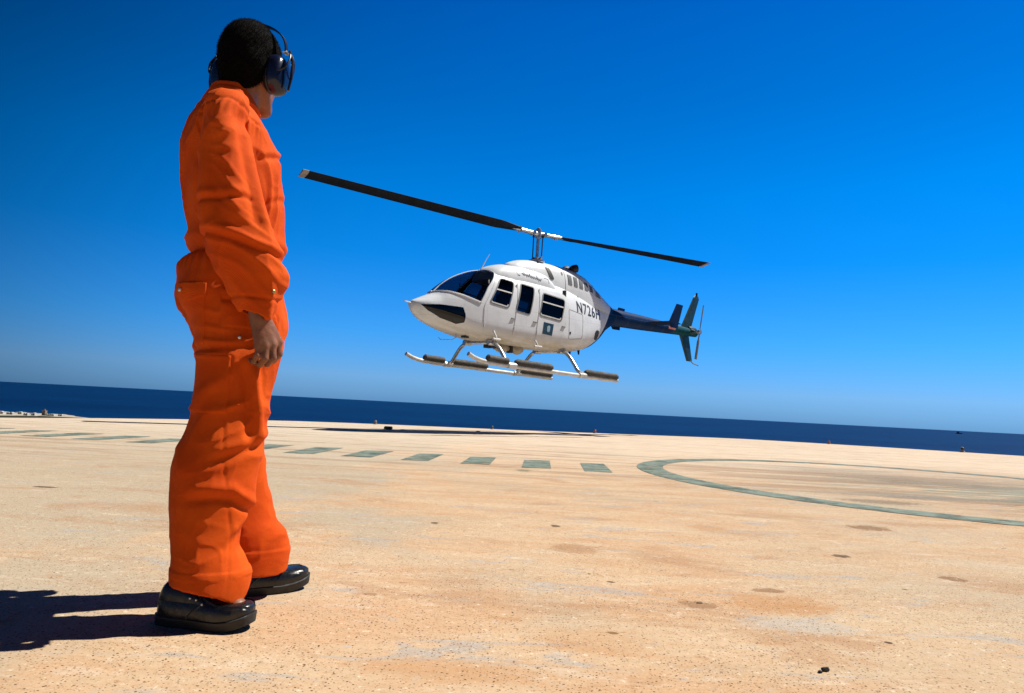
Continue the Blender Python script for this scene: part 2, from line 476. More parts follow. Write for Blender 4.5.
# low headland far off on the left with a pale settlement
def slab(name, poly, z0, z1, mat, jit=0.0, kind='structure'):
    bm = bmesh.new()
    P = []
    for i in range(len(poly)):
        a, b = Vector(poly[i]), Vector(poly[(i + 1) % len(poly)])
        m = max(1, int((b - a).length / 14))
        for k in range(m):
            q = a.lerp(b, k / m); P.append((q.x + random.uniform(-jit, jit), q.y + random.uniform(-jit, jit)))
    lo = [bm.verts.new((x, y, z0)) for x, y in P]
    ctr = sum((Vector(p) for p in P), Vector((0, 0))) / len(P)
    hi = [bm.verts.new((x, y, z1)) for x, y in P]
    for k in range(len(P)):
        bm.faces.new((lo[k], lo[(k + 1) % len(P)], hi[(k + 1) % len(P)], hi[k]))
    bm.faces.new(hi)
    bmesh.ops.triangulate(bm, faces=[f for f in bm.faces if len(f.verts) > 4])
    o = bm_obj(name, bm, mat, smooth=False)
    return tag(o, kind=kind)
M_head = scrub('headland_scrub', (0.012, 0.015, 0.008), (0.03, 0.028, 0.017), 0.05)
M_sand = scrub('pale_beach_sand', (0.26, 0.23, 0.18), (0.40, 0.36, 0.29), 0.08)
slab('headland', [(-1150, 540), (-455, 540), (-418, 610), (-405, 668), (-440, 700), (-470, 742), (-540, 722), (-1150, 730)], SEA_Z - 1, -31.6, M_head, 2)
slab('beach', [(-1150, 655), (-478, 640), (-458, 672), (-406, 673), (-438, 699), (-472, 735), (-540, 712), (-1150, 716)], -32.2, -31.15, M_sand, 1.5)
M_hwall = simple('whitewashed_wall', (0.45, 0.44, 0.41), 0.8, var=0.06, scale=0.3)
M_tower = simple('brown_brick', (0.24, 0.17, 0.12), 0.85, var=0.15, scale=0.5)
M_open = simple('dark_opening', (0.03, 0.03, 0.035), 0.6)
def house(px_x, depth, w, d, h, label, mat=M_hwall, tower=False):
    r = empty('tower' if tower else 'house', ((px_x + 6.5 - 512) / 683 * depth, depth, -31.2))
    bm = bmesh.new()
    box(bm, -w / 2, w / 2, -d / 2, d / 2, -0.4, h)
    bm_obj('wall', bm, mat, r, smooth=False)
    bm = bmesh.new()                                    # parapet roof with a step
    box(bm, -w / 2 - .15, w / 2 + .15, -d / 2 - .15, d / 2 + .15, h + 0.003, h + 0.35)
    box(bm, -w * .2, w * .15, -d * .2, d * .2, h + 0.353, h + (1.6 if tower else 0.9))
    bm_obj('roof', bm, mat, r, smooth=False)
    for k in range(max(2, int(w / 2.2))):
        bm = bmesh.new()
        x = -w / 2 + w * (k + 0.5) / max(2, int(w / 2.2))
        z0 = 0.0 if k == 1 else 1.0
        box(bm, x - .5, x + .5, -d / 2 - .05, -d / 2 + .1, z0, z0 + (2.1 if k == 1 else 1.1))
        bm_obj('door' if k == 1 else 'window', bm, M_open, r, smooth=False)
    tag(r, label, 'tower' if tower else 'house', None if tower else 'houses on the far headland')
house(3, 676, 9, 8, 1.7, 'small white flat roofed house at the left end of the headland row')
house(13.5, 672, 6, 7, 1.4, 'small white house second from the left on the headland')
house(22, 690, 7, 7, 1.5, 'white house set slightly back in the middle of the headland row')
house(29, 670, 4, 6, 1.3, 'narrow white house third from the tower on the headland')
house(36, 676, 5, 7, 1.8, 'white house just left of the brown tower on the headland')
house(53, 684, 9, 7, 1.2, 'long low pale house just right of the brown tower on the headland')
house(63, 690, 4, 6, 1.0, 'last low pale house at the right end of the headland row')
house(45.6, 684, 3.2, 3.2, 4.6, 'small brown square tower rising among the white headland houses', M_tower, True)

# ship near the horizon on the right
def make_ship():
    D = 7000.0
    r = empty('ship', ((961 - 512) / 683 * D, D, SEA_Z))
    r.scale = (.75, .75, .75)
    m1 = simple('dark_ship_hull', (0.03, 0.035, 0.05), 0.6, scale=0.05); m2 = simple('grey_superstructure', (0.10, 0.12, 0.16), 0.6, scale=0.05)
    bm = bmesh.new()
    rings = []
    for t in np.linspace(-1, 1, 9):
        w = 9 * (1 - max(0, t - 0.4) ** 1.5 * 2.0)
        rings.append([(t * 42, w * .8, -2), (t * 42 + 2, w, 11 + (3 if t > .6 else 0)), (t * 42 + 2, -w, 11 + (3 if t > .6 else 0)), (t * 42, -w * .8, -2)])
    loft(bm, rings); bm_obj('hull', bm, m1, r, smooth=False)
    bm = bmesh.new(); box(bm, -26, -4, -7, 7, 11.01, 24); box(bm, -22, -10, -6, 6, 24.01, 30); bm_obj('superstructure', bm, m2, r, smooth=False)
    bm = bmesh.new(); tube(bm, [(8, 0, 11), (8, 0, 44)], [1.6, .8], 8); tube(bm, [(8, 0, 40), (24, 0, 20)], .9, 6); bm_obj('mast', bm, m2, r)
    bm = bmesh.new(); tube(bm, [(-18, 0, 29), (-18, 0, 38)], [2.6, 2.2], 10); bm_obj('funnel', bm, m1, r)
    tag(r, 'tiny dark ship out on the sea just under the horizon at right', 'ship')
make_ship()

# perimeter lights along the far rim of the deck
M_lampbase = simple('grey_cast_metal', (0.22, 0.21, 0.20), 0.6, 0.3)
M_lens = {'red': simple('red_lens', (0.42, 0.10, 0.045), 0.3), 'grey': simple('dusty_lens', (0.28, 0.17, 0.12), 0.4), 'dark': simple('dark_lens', (0.05, 0.045, 0.045), 0.35)}
def perimeter_light(x, y, s, col, label):
    r = empty('perimeter_light', (x, y, 0.0))
    def lathe(prof, nm, mat):
        bm = bmesh.new()
        loft(bm, [[(q * s * math.cos(2 * PI * k / 16), q * s * math.sin(2 * PI * k / 16), z * s) for k in range(16)] for q, z in prof])
        return bm_obj(nm, bm, mat, r)
    lathe([(0.10, 0.0), (0.10, 0.02), (0.075, 0.03), (0.065, 0.075), (0.075, 0.085), (0.075, 0.095)], 'base', M_lampbase)
    lathe([(0.06, 0.096), (0.064, 0.13), (0.055, 0.165), (0.035, 0.19), (0.01, 0.2)], 'lens', M_lens[col])
    bm = bmesh.new()
    for k in range(4):
        a = k * PI / 2
        c, q = math.cos(a) * s, math.sin(a) * s
        tube(bm, [(c * .072, q * .072, .09 * s), (c * .078, q * .078, .15 * s), (c * .045, q * .045, .205 * s), (0, 0, .215 * s)], 0.006 * s, 6)
    bm_obj('guard', bm, M_lampbase, r)
    tag(r, label, 'light', 'perimeter lights along the deck rim')
perimeter_light(-3.44, 17.88, 0.5, 'grey', 'dusty reddish perimeter light on the rim above the left part of the helicopter shadow')
perimeter_light(-0.42, 18.72, 0.45, 'dark', 'dark squat perimeter light on the rim below the helicopter skids')
perimeter_light(2.52, 19.85, 0.52, 'red', 'orange red perimeter light on the rim below the helicopter tail boom')
perimeter_light(9.85, 21.05, 0.5, 'red', 'orange red perimeter light on the rim right of the helicopter tail')
perimeter_light(13.1, 19.78, 0.72, 'dark', 'dark perimeter light on the rim at right, below the distant ship')

M_blk = simple('weathered_black_plastic', (0.025, 0.027, 0.028), 0.6)
bm = bmesh.new(); box(bm, -.085, .085, -.07, .07, 0, .055);
jb = empty('junction_box', (-2.63, 15.16, 0))
bm_obj('housing', bm, M_blk, jb, bevel=0.006)
bm = bmesh.new(); box(bm, -.075, .075, -.06, .06, .056, .066); bm_obj('lid', bm, M_blk, jb, bevel=0.004)
tag(jb, 'small low black box on the deck in the helicopter shadow', 'box')

# loose stones
M_stone = simple('brown_stone', (0.16, 0.10, 0.065), 0.9, var=0.25, scale=60, bump=0.6, bscale=120)
M_stone2 = simple('dark_grey_stone', (0.045, 0.045, 0.042), 0.85, var=0.25, scale=60, bump=0.6, bscale=120)
def stone(x, y, s, mat, label, seed, flat=0.6):
    rnd = random.Random(seed)
    bm = bmesh.new()
    bmesh.ops.create_icosphere(bm, subdivisions=3, radius=1)
    ph = [(Vector((rnd.gauss(0, 1), rnd.gauss(0, 1), rnd.gauss(0, 1))).normalized(), rnd.uniform(.35, .8)) for _ in range(9)]
    for v in bm.verts:
        for d, h in ph:
            q = v.co.dot(d)
            if q > h: v.co -= d * (q - h) * 0.85
        v.co *= 1 + rnd.uniform(-.02, .02)
    ax = rnd.uniform(0, PI)
    for v in bm.verts:
        c = v.co
        v.co = Vector((c.x * math.cos(ax) - c.y * math.sin(ax) * .75, c.x * math.sin(ax) + c.y * math.cos(ax) * .75, c.z * flat)) * s
    mz = min(v.co.z for v in bm.verts)
    for v in bm.verts: v.co.z -= mz + s * .12
    o = bm_obj('stone', bm, mat, angle=50)
    o.location = (x, y, 0)
    tag(o, label, 'stone', 'loose stones on the deck')
stone(0.829, 1.780, 0.0115, M_stone2, 'dark grey pebble with a smaller one beside it, near the bottom edge of the photo', 3)
stone(0.810, 1.768, 0.008, M_stone2, 'tiny dark pebble just left of the dark grey pebble near the bottom edge', 5)
stone(0.668, 2.350, 0.017, M_stone, 'flat brown lump of stone lying on a brown smudge', 11, 0.3)

HELI_POSE = ((0.4472, 16.1101, 1.3488), (rad(-1.4208), rad(.2202), rad(221.6037)), 3.432, rad(349.284), rad(-.457), rad(-.566), rad(1.717))
# ------------------------------------------------------------------ helicopter
def heli_paint():
    t = NT('white_and_blue_paint')
    X = t.xyz()
    c = t.coord()
    white = t.mix(t.ramp(t.noise(c, 2.2, 5, .6), 0.35, 0.7), (0.66, 0.695, 0.735), (0.58, 0.615, 0.655))
    # grime streaks and oily dirt low on the body
    dirt = t.noise(t.coord(scale=(1.2, 4, 5)), 1.6, 6, .7, .5)
    low = t.ramp(X[2], 0.68, 1.05, 1.0, 0.0)
    white = t.mix(t.math('MULTIPLY', low, t.ramp(dirt, 0.35, 0.65, 0.25, 0.85)), white, (0.38, 0.33, 0.22))
    white = t.mix(t.ramp(dirt, 0.62, 0.78, 0, 0.35), white, (0.45, 0.44, 0.40))
    # exhaust soot behind the engine
    white = t.mix(t.math('MULTIPLY', t.ramp(X[0], -2.4, -1.3, 1.0, 0.0), 0.35), white, (0.40, 0.41, 0.43))
    # navy underside of the tail, behind a slanting line
    f = t.math('ADD', X[2], t.math('MULTIPLY', X[0], 1.65))
    f2 = t.math('ADD', X[2], t.math('MULTIPLY', X[0], 0.75))
    navy = t.math('MAXIMUM', t.ramp(f, -2.205, -2.185, 1.0, 0.0), t.ramp(f2, -0.39, -0.375, 1.0, 0.0))
    nv = t.math('MULTIPLY', navy, t.ramp(X[0], -1.28, -1.26, 1.0, 0.0))
    nv2 = t.ramp(X[0], -2.62, -2.60, 1.0, 0.0)
    nvm = t.math('MAXIMUM', nv, nv2)
    blue = t.mix(t.ramp(X[0], -5.6, -5.25, 1.0, 0.0), (0.002, 0.022, 0.085), (0.003, 0.060, 0.075))
    blue = t.mix(t.ramp(t.noise(c, 5, 4), .4, .75, 0, .4), blue, (0.003, 0.022, 0.075))
    col = t.mix(nvm, white, blue)
    geo = t.n('ShaderNodeNewGeometry')
    # rivet rows and panel seams
    br = t.n('ShaderNodeTexBrick', ins={'Scale': 1.0, 'Mortar Size': 0.004, 'Brick Width': 0.55, 'Row Height': 0.36})
    t.l(t.coord(rot=(PI / 2, 0, 0)), br.inputs['Vector'])
    col = t.mix(t.math('MULTIPLY', br.outputs['Fac'], 0.25), col, (0.25, 0.25, 0.26))
    outer = t.bsdf(col, t.math('ADD', t.math('MULTIPLY', nvm, 0.15), 0.32), 0, t.bump(t.noise(c, 7, 3), 0.05, 0.02))
    sp_ = [n for n in t.t.nodes if n.type == 'BSDF_PRINCIPLED'][-1]
    t.l(t.math('SUBTRACT', 0.35, t.math('MULTIPLY', nvm, 0.27)), sp_.inputs['Specular IOR Level'])
    inner = t.bsdf((0.045, 0.045, 0.05), 0.85)
    mx = t.n('ShaderNodeMixShader')
    t.l(geo.outputs['Backfacing'], mx.inputs[0]); t.l(outer, mx.inputs[1]); t.l(inner, mx.inputs[2])
    return t.out(mx.outputs[0])
M_white = heli_paint()
def glass_material(name, tint, amt):
    t = NT(name)
    fr = t.n('ShaderNodeFresnel', ins={'IOR': 1.5})
    gl = t.n('ShaderNodeBsdfGlossy', ins={'Roughness': 0.03}); gl.inputs['Color'].default_value = (0.9, 0.95, 1, 1)
    tr = t.n('ShaderNodeBsdfTransparent'); tr.inputs['Color'].default_value = (*tint, 1)
    mx = t.n('ShaderNodeMixShader')
    t.l(t.math('ADD', t.math('MULTIPLY', fr.outputs[0], amt), 0.02, clamp=True), mx.inputs[0])
    t.l(tr.outputs[0], mx.inputs[1]); t.l(gl.outputs[0], mx.inputs[2])
    return t.out(mx.outputs[0])
M_glass = glass_material('tinted_window_glass', (0.12, 0.16, 0.21), 0.3)
M_shield = glass_material('windshield_glass', (0.26, 0.33, 0.42), 0.4)
M_chin = glass_material('smoked_chin_glass', (0.10, 0.10, 0.10), 0.5)
M_trim = simple('white_trim', (0.62, 0.62, 0.61), 0.4, var=.05)
M_gasket = simple('grey_gasket', (0.16, 0.165, 0.17), 0.6)
M_dark = simple('dark_cabin_trim', (0.018, 0.018, 0.02), 0.8)
M_seat = simple('dark_seat_fabric', (0.03, 0.032, 0.04), 0.9)
M_black = simple('matt_black', (0.012, 0.012, 0.013), 0.6)
M_louv = simple('grey_louvre', (0.11, 0.12, 0.135), 0.55)
M_blade = simple('dark_blade_paint', (0.008, 0.011, 0.018), 0.55, var=.15, scale=3, Specular_IOR_Level=.1)
M_tip = simple('pale_blade_tip', (0.34, 0.29, 0.28), 0.5)
M_metal = simple('bare_metal', (0.55, 0.56, 0.57), 0.32, 0.85, var=.1)
M_skid = simple('pale_skid_paint', (0.50, 0.50, 0.48), 0.38, 0.15, var=.1, scale=6)
M_strut = simple('silver_cross_tube', (0.50, 0.51, 0.52), 0.28, 0.75, var=.15, scale=6)
M_bag = simple('grey_float_cover', (0.040, 0.037, 0.032), 0.75, var=.2, scale=9, bump=.5, bscale=22)
M_cream = simple('cream_bottle', (0.36, 0.31, 0.22), 0.45)
M_ink = simple('dark_lettering', (0.025, 0.03, 0.045), 0.5)
M_pale_ink = simple('faint_blue_lettering', (0.38, 0.42, 0.50), 0.5)
M_teal = simple('dark_teal_square', (0.008, 0.05, 0.085), 0.45)
M_emb = simple('pale_emblem', (0.28, 0.40, 0.50), 0.5)
M_navy = simple('navy_tail_paint', (0.002, 0.014, 0.060), 0.45, var=.15, scale=3, Specular_IOR_Level=.12)
M_fin = simple('teal_blue_fin_paint', (0.003, 0.036, 0.052), 0.45, var=.2, scale=3)
M_flag = simple('red_flag_patch', (0.42, 0.13, 0.11), 0.5)

HP = HELI_POSE
heli = empty('helicopter', HP[0], HP[1])
tag(heli, 'white and navy helicopter with a dark tail boom hovering low over the deck', 'helicopter')

ST = np.array([  # x, top, bottom, half width, z of widest, upper exponent, lower exponent
    [3.445, 1.315, 1.275, .012, 1.297, 2.0, 2.0], [3.432, 1.345, 1.215, .090, 1.288, 2.1, 2.0], [3.39, 1.372, 1.150, .160, 1.278, 2.1, 2.0],
    [3.30, 1.415, 1.082, .250, 1.265, 2.1, 2.0], [3.15, 1.485, .990, .352, 1.24, 2.1, 2.1], [2.97, 1.57, .925, .432, 1.21, 2.25, 2.2],
    [2.76, 1.765, .870, .495, 1.18, 2.45, 2.4], [2.5, 1.955, .812, .550, 1.15, 2.55, 2.6], [2.25, 2.085, .770, .590, 1.12, 2.6, 2.8],
    [1.9, 2.215, .715, .630, 1.10, 2.7, 3.0], [1.5, 2.285, .685, .655, 1.10, 2.8, 3.1], [.5, 2.305, .645, .668, 1.10, 3.0, 3.1],
    [-.4, 2.28, .655, .660, 1.12, 2.9, 3.0], [-.9, 2.23, .68, .615, 1.18, 2.7, 2.7], [-1.4, 2.17, .745, .535, 1.28, 2.5, 2.4],
    [-1.8, 2.11, .85, .445, 1.40, 2.3, 2.2], [-2.15, 2.065, 1.05, .355, 1.54, 2.1, 2.1], [-2.5, 2.025, 1.36, .272, 1.71, 2.0, 2.0],
    [-2.85, 2.005, 1.535, .237, 1.77, 2, 2], [-4.0, 1.975, 1.565, .205, 1.77, 2, 2], [-5.2, 1.93, 1.60, .165, 1.765, 2, 2],
    [-6.2, 1.885, 1.63, .130, 1.757, 2, 2], [-6.75, 1.865, 1.645, .110, 1.755, 2, 2]])
HF = [pchip(ST[:, 0], ST[:, i]) for i in range(1, 7)]
def hull_y(x, z):
    top, bot, w, zm, nu, nl = (float(f(x)) for f in HF)
    s, n = ((z - zm) / (top - zm), nu) if z > zm else ((zm - z) / (zm - bot), nl)
    return w * max(0.0, 1 - min(1, abs(s)) ** n) ** (1 / n)

def sec_pts(x, top, bot, w, zm, nu, nl, n):
    th = np.linspace(0, 2 * PI, n, endpoint=False) - PI / 2       # start at the keel
    c, s = np.cos(th), np.sin(th)
    nn = np.where(s > 0, nu, nl)
    y = w * np.sign(c) * np.abs(c) ** (2 / nn)
    z = zm + np.where(s > 0, top - zm, zm - bot) * np.sign(s) * np.abs(s) ** (2 / nn)
    return np.stack([np.full(n, x), y, z], 1)

def inset(poly, d):
    """offset a convex polygon inwards by d (negative: outwards)"""
    P = [Vector(p) for p in poly]; n = len(P)
    area = sum(P[i].x * P[(i + 1) % n].y - P[(i + 1) % n].x * P[i].y for i in range(n))
    sg = 1 if area > 0 else -1
    out = []
    for i in range(n):
        a, b, c = P[i - 1], P[i], P[(i + 1) % n]
        e1 = (b - a).normalized(); e2 = (c - b).normalized()
        n1 = Vector((-e1.y, e1.x)) * sg; n2 = Vector((-e2.y, e2.x)) * sg
        k = (n1 + n2); k = k / max(0.25, k.dot(k) / 2) / 1.0
        out.append(b + k * d)
    return [tuple(p) for p in out]

def rounded(poly, r, k=5):
    P = [Vector(p) for p in poly]; n = len(P); out = []
    for i in range(n):
        a, b, c = P[i - 1], P[i], P[(i + 1) % n]
        u = (a - b); v = (c - b)
        rr = min(r, u.length * .45, v.length * .45)
        p, q = b + u.normalized() * rr, b + v.normalized() * rr
        for j in range(k + 1):
            t = j / k
            out.append(tuple((1 - t) ** 2 * p + 2 * t * (1 - t) * b + t * t * q))
    return out

def inside(p, poly):
    x, y = p; c = False; n = len(poly)
    for i in range(n):
        (x1, y1), (x2, y2) = poly[i], poly[i - 1]
        if (y1 > y) != (y2 > y) and x < (x2 - x1) * (y - y1) / (y2 - y1) + x1: c = not c
    return c

def densify(poly, d):
    out = []
    for i in range(len(poly)):
        a, b = Vector(poly[i]), Vector(poly[(i + 1) % len(poly)])
        m = max(1, int(math.ceil((b - a).length / d)))
        out += [tuple(a.lerp(b, k / m)) for k in range(m)]
    return out

def panel(name, outline, mat, parent, side, off, holes=(), step=0.06, thick=0.0, yfun=hull_y):
    """sheet cut to an outline (x, z), laid on the hull's port (+1) or starboard (-1) side"""
    V = []; E = []
    for poly in (outline, *holes):
        q = densify(poly, step); s = len(V)
        V += q; E += [(s + i, s + (i + 1) % len(q)) for i in range(len(q))]
    xs = [p[0] for p in outline]; zs = [p[1] for p in outline]
    x = min(xs) + step / 2
    while x < max(xs):
        z = min(zs) + step / 2
        while z < max(zs):
            if inside((x, z), outline) and not any(inside((x, z), h) for h in holes): V.append((x, z))
            z += step
        x += step
    vv, ee, ff, *_ = delaunay_2d_cdt([Vector(p) for p in V], E, [], 0, 1e-5)
    bm = bmesh.new()
    bv = [bm.verts.new((p.x, side * (yfun(p.x, p.y) + off), p.y)) for p in vv]
    for f in ff:
        c = (sum(vv[i].x for i in f) / 3, sum(vv[i].y for i in f) / 3)
        if inside(c, outline) and not any(inside(c, h) for h in holes):
            try: bm.faces.new([bv[i] for i in f])
            except ValueError: pass
    bmesh.ops.delete(bm, geom=[v for v in bm.verts if not v.link_faces], context='VERTS')
    for f in bm.faces:
        f.normal_update()
        if f.normal.y * side < 0: f.normal_flip()
    if thick:
        r = bmesh.ops.extrude_face_region(bm, geom=list(bm.faces))
        for g in r['geom']:
            if isinstance(g, bmesh.types.BMVert): g.co.y += side * thick
        bmesh.ops.recalc_face_normals(bm, faces=bm.faces)
    me = bpy.data.meshes.new(name); bm.to_mesh(me); bm.free()
    me.materials.append(mat)
    me.polygons.foreach_set('use_smooth', [True] * len(me.polygons)); me.set_sharp_from_angle(angle=rad(40))
    return link(bpy.data.objects.new(name, me), parent)

W_FRONT = rounded([(1.52, 2.09), (1.15, 2.05), (1.37, 1.42), (1.88, 1.48)], .08)
W_MID = rounded([(.95, 2.05), (.56, 2.01), (.74, 1.36), (1.15, 1.40)], .06)
W_REAR = rounded([(.30, 1.93), (-.42, 1.86), (-.27, 1.33), (.44, 1.38)], .08)
W_CHIN = rounded([(3.375, 1.285), (3.01, 1.32), (2.5, 1.315), (2.43, 1.15), (2.44, .985), (2.60, .935), (2.96, 1.025), (3.22, 1.15)], .022)
WINS = [W_FRONT, W_MID, W_REAR, W_CHIN]
HOLES = [inset(p, -.004) for p in WINS]
def sill(x): return np.interp(x, [1.9, 2.09, 2.24, 2.5, 2.76, 2.87, 3.2], [1.43, 1.46, 1.495, 1.56, 1.605, 1.615, 1.60])
def post_x(z): return np.interp(z, [1.3, 1.46, 1.79, 2.03, 2.18, 2.23, 2.4], [2.17, 2.09, 1.90, 1.70, 1.60, 1.66, 1.76])

# hull: one lofted skin, opened where the glass is
NC = 200
xs = [3.445, 3.44, 3.43, 3.415, 3.39, 3.36] + list(np.arange(3.33, -.5, -.018)) + list(np.arange(-.5, -6.75, -.06)) + [-6.75]
rings = np.array([sec_pts(x, *(float(f(x)) for f in HF), NC) for x in xs])
nx = len(xs)
V = rings.reshape(-1, 3)
faces = []; shield = {1: [], -1: []}
ci = (rings[:-1] + rings[1:]) / 2
ci = (ci + np.roll(ci, -1, 1)) / 2
for i in range(nx - 1):
    for k in range(NC):
        x, y, z = ci[i, k]
        f = (i * NC + k, (i + 1) * NC + k, (i + 1) * NC + (k + 1) % NC, i * NC + (k + 1) % NC)
        if x > 1.5 and z > sill(x) and x > post_x(z):
            if abs(y) > 0.014: shield[1 if y > 0 else -1].append(f)
            else: faces.append(f)
            continue
        if x > -.6 and .85 < z < 2.15 and abs(y) > .1 and any(inside((x, z), h) for h in HOLES): continue
        faces.append(f)
faces.append(tuple(range((nx - 1) * NC, nx * NC)))
faces.append(tuple(range(NC))[::-1])
mesh_obj('fuselage', V, faces, M_white, heli, angle=60)
for s in (1, -1):
    used = sorted({i for f in shield[s] for i in f}); mp = {j: n for n, j in enumerate(used)}
    mesh_obj('windshield', [V[j] for j in used], [tuple(mp[i] for i in f) for f in shield[s]], M_shield, heli)

# windshield surround, door posts
for s in (1, -1):
    bm = bmesh.new()
    p1 = [(x, s * (hull_y(x, float(sill(x))) + .004), float(sill(x))) for x in np.linspace(2.98, 2.09, 22)]
    zz = np.linspace(1.46, 2.18, 18)
    p2 = [(float(post_x(z)), s * (hull_y(float(post_x(z)), z) + .004), z) for z in zz]
    tube(bm, p1, .017, 8); tube(bm, p2, .019, 8)
    # roof edge from the post to the middle
    p3 = []
    for q in np.linspace(0, 1, 12):
        y = (1 - q) * p2[-1][1]
        x = p2[-1][0] + .10 * q
        top, bot, w, zm, nu, nl = (float(f(x)) for f in HF)
        p3.append((x, y, zm + (top - zm) * max(0, 1 - min(1, abs(y) / w) ** nu) ** (1 / nu) + .003))
    tube(bm, p3, .018, 8)
    bm_obj('windshield_frame', bm, M_white, heli)
bm = bmesh.new()
tube(bm, [(x, 0, float(HF[0](x)) + .004) for x in np.linspace(2.98, 1.68, 24)], .011, 8)
bm_obj('windshield_post', bm, M_white, heli)

def bar_on(bm, p, q, w, side, off=.012, n=6):
    """flat strip between two (x, z) points on the hull"""
    a, b = Vector(p), Vector(q); d = (b - a).normalized(); m = Vector((-d.y, d.x)) * w / 2
    rings = []
    for k in range(n + 1):
        c = a.lerp(b, k / n)
        e, f = c + m, c - m
        rings.append([(e.x, side * (hull_y(*e) + off - .014), e.y), (e.x, side * (hull_y(*e) + off), e.y),
                      (f.x, side * (hull_y(*f) + off), f.y), (f.x, side * (hull_y(*f) + off - .014), f.y)])
    loft(bm, rings)

DOORS = [(rounded([(1.60, 2.14), (1.08, 2.12), (1.24, .86), (2.0, .88), (2.01, 1.40)], .10), W_FRONT, [((1.68, 1.81), (1.25, 1.775))]),
         (rounded([(.39, 2.05), (-.50, 1.98), (-.36, .84), (.52, .84)], .10), W_REAR, [((.35, 1.72), (-.37, 1.67))]),
         (rounded([(1.04, 2.11), (.43, 2.07), (.56, .84), (1.20, .85)], .08), W_MID, [])]
for s in (1, -1):
    for outl, win, bars in DOORS:
        d = panel('door', outl, M_white, heli, s, .004, [win], thick=.005)
        panel('window', inset(win, .004), M_glass, d, s, -.012)
        g = panel('window_gasket', inset(win, -.013), M_gasket, d, s, .0095, [inset(win, .012)], step=.05, thick=.006)
        if bars:
            bm = bmesh.new()
            (a, b), = bars
            bar_on(bm, a, b, .028, s)
            bm_obj('window_bar', bm, M_trim, d)
            bm = bmesh.new()
            lowp = inset(win, .035)
            pz = [p for p in lowp if p[1] < a[1] - .02]
            for p, q in zip(pz[:-1], pz[1:]):
                if (Vector(p) - Vector(q)).length > .004: bar_on(bm, p, q, .026, s, n=3)
            bm_obj('window_frame', bm, M_trim, d)
        bm = bmesh.new()
        hx = min(p[0] for p in outl) + .13
        for zz in (.0,):
            hz = 1.22
            y = hull_y(hx, hz) + .022
            tube(bm, [(hx + .06, s * (y - .03), hz), (hx + .05, s * y, hz), (hx - .05, s * y, hz), (hx - .06, s * (y - .03), hz)], .012, 8)
        bm_obj('door_handle', bm, M_gasket, d)
        xm = max(p[0] for p in outl)
        for hz in (1.0, 1.95):
            hx = xm - (.02 if hz < 1.5 else .16 if xm > 1.7 else .09)
            bm = bmesh.new()
            y = hull_y(hx, hz) + .01
            tube(bm, [(hx, s * y, hz - .05), (hx, s * y, hz + .04)], .013, 8)
            bm_obj('hinge', bm, M_trim, d)
    ch = panel('chin_window', inset(W_CHIN, .002), M_chin, heli, s, -.006)
    panel('chin_window_frame', inset(W_CHIN, -.012), M_white, ch, s, .002, [inset(W_CHIN, .012)], step=.04, thick=.006)
    # static and vent patches
    for (x, z, w, h, nm) in ((-.62, 1.10, .05, .06, 'vent'), (-1.05, 2.08, .055, .10, 'vent'), (-.40, 1.30, .05, .05, 'fuel_cap')):
        panel(nm, [(x - w / 2, z - h / 2), (x + w / 2, z - h / 2), (x + w / 2, z + h / 2), (x - w / 2, z + h / 2)], M_gasket if nm == 'fuel_cap' else M_black, heli, s, .003, thick=.004, step=.05)
    panel('rear_vent', rounded([(-1.72, 1.06), (-1.93, 1.06), (-1.93, 1.30), (-1.72, 1.30)], .09), M_black, heli, s, .003, thick=.006, step=.05)
    # baggage door seam
    bm = bmesh.new()
    q = rounded([(-.55, 1.66), (-1.10, 1.60), (-1.12, 1.02), (-.58, .95)], .05)
    for a, b in zip(q, q[1:] + q[:1]):
        if (Vector(a) - Vector(b)).length > 1e-4: bar_on(bm, a, b, .010, s, .003, 4)
    bm_obj('baggage_door_seam', bm, M_gasket, heli)

# writing and emblem, port side
def letters(name, text, x0, z0, dx, dz, h, mat, parent, side=1, off=.006, wscale=.9, yfun=hull_y, slant=0.0):
    cu = bpy.data.curves.new(name, 'FONT'); cu.body = text; cu.size = 1.0; cu.resolution_u = 3; cu.offset = 0.012; cu.space_character = 1.15
    tmp = bpy.data.objects.new(name, cu)
    me = tmp.to_mesh()
    bm = bmesh.new(); bm.from_mesh(me); tmp.to_mesh_clear()
    bpy.data.objects.remove(tmp); bpy.data.curves.remove(cu)
    mx = max(v.co.x for v in bm.verts)
    for axis in range(2):                                     # cut into small faces so that they follow the skin
        for k in range(1, int((mx if axis == 0 else 1) / .08)):
            no = (1, 0, 0) if axis == 0 else (0, 1, 0)
            bmesh.ops.bisect_plane(bm, geom=bm.verts[:] + bm.edges[:] + bm.faces[:], plane_co=(k * .08, 0, 0) if axis == 0 else (0, k * .08, 0), plane_no=no)
    for v in bm.verts:
        t, q = v.co.x / mx, v.co.y / .70
        x = x0 + dx * t + slant * q; z = z0 + dz * t + h * q
        v.co = (x, side * (yfun(x, z) + off), z)
    o = bm_obj(name, bm, mat, parent, smooth=False)
    return o
letters('registration', 'N726H', -.86, 1.648, -1.06, -.070, .265, M_ink, heli, slant=.0)
letters('registration', 'H627N'[::-1], -1.92, 1.578, 1.06, .070, .265, M_ink, heli, side=-1)
panel('emblem_square', [(.29, 1.255), (-.03, 1.235), (.01, .965), (.32, .985)], M_teal, heli, 1, .0105, step=.05, thick=.003)
emb = []
for k in range(14):
    a = 2 * PI * k / 14
    emb.append((.135 - .05 * math.cos(a) - .01 * math.sin(a), 1.145 + .05 * math.sin(a) + (-.06 if math.sin(a) < -.3 else 0)))
panel('emblem', emb, M_emb, heli, 1, .016, step=.03, thick=.002)

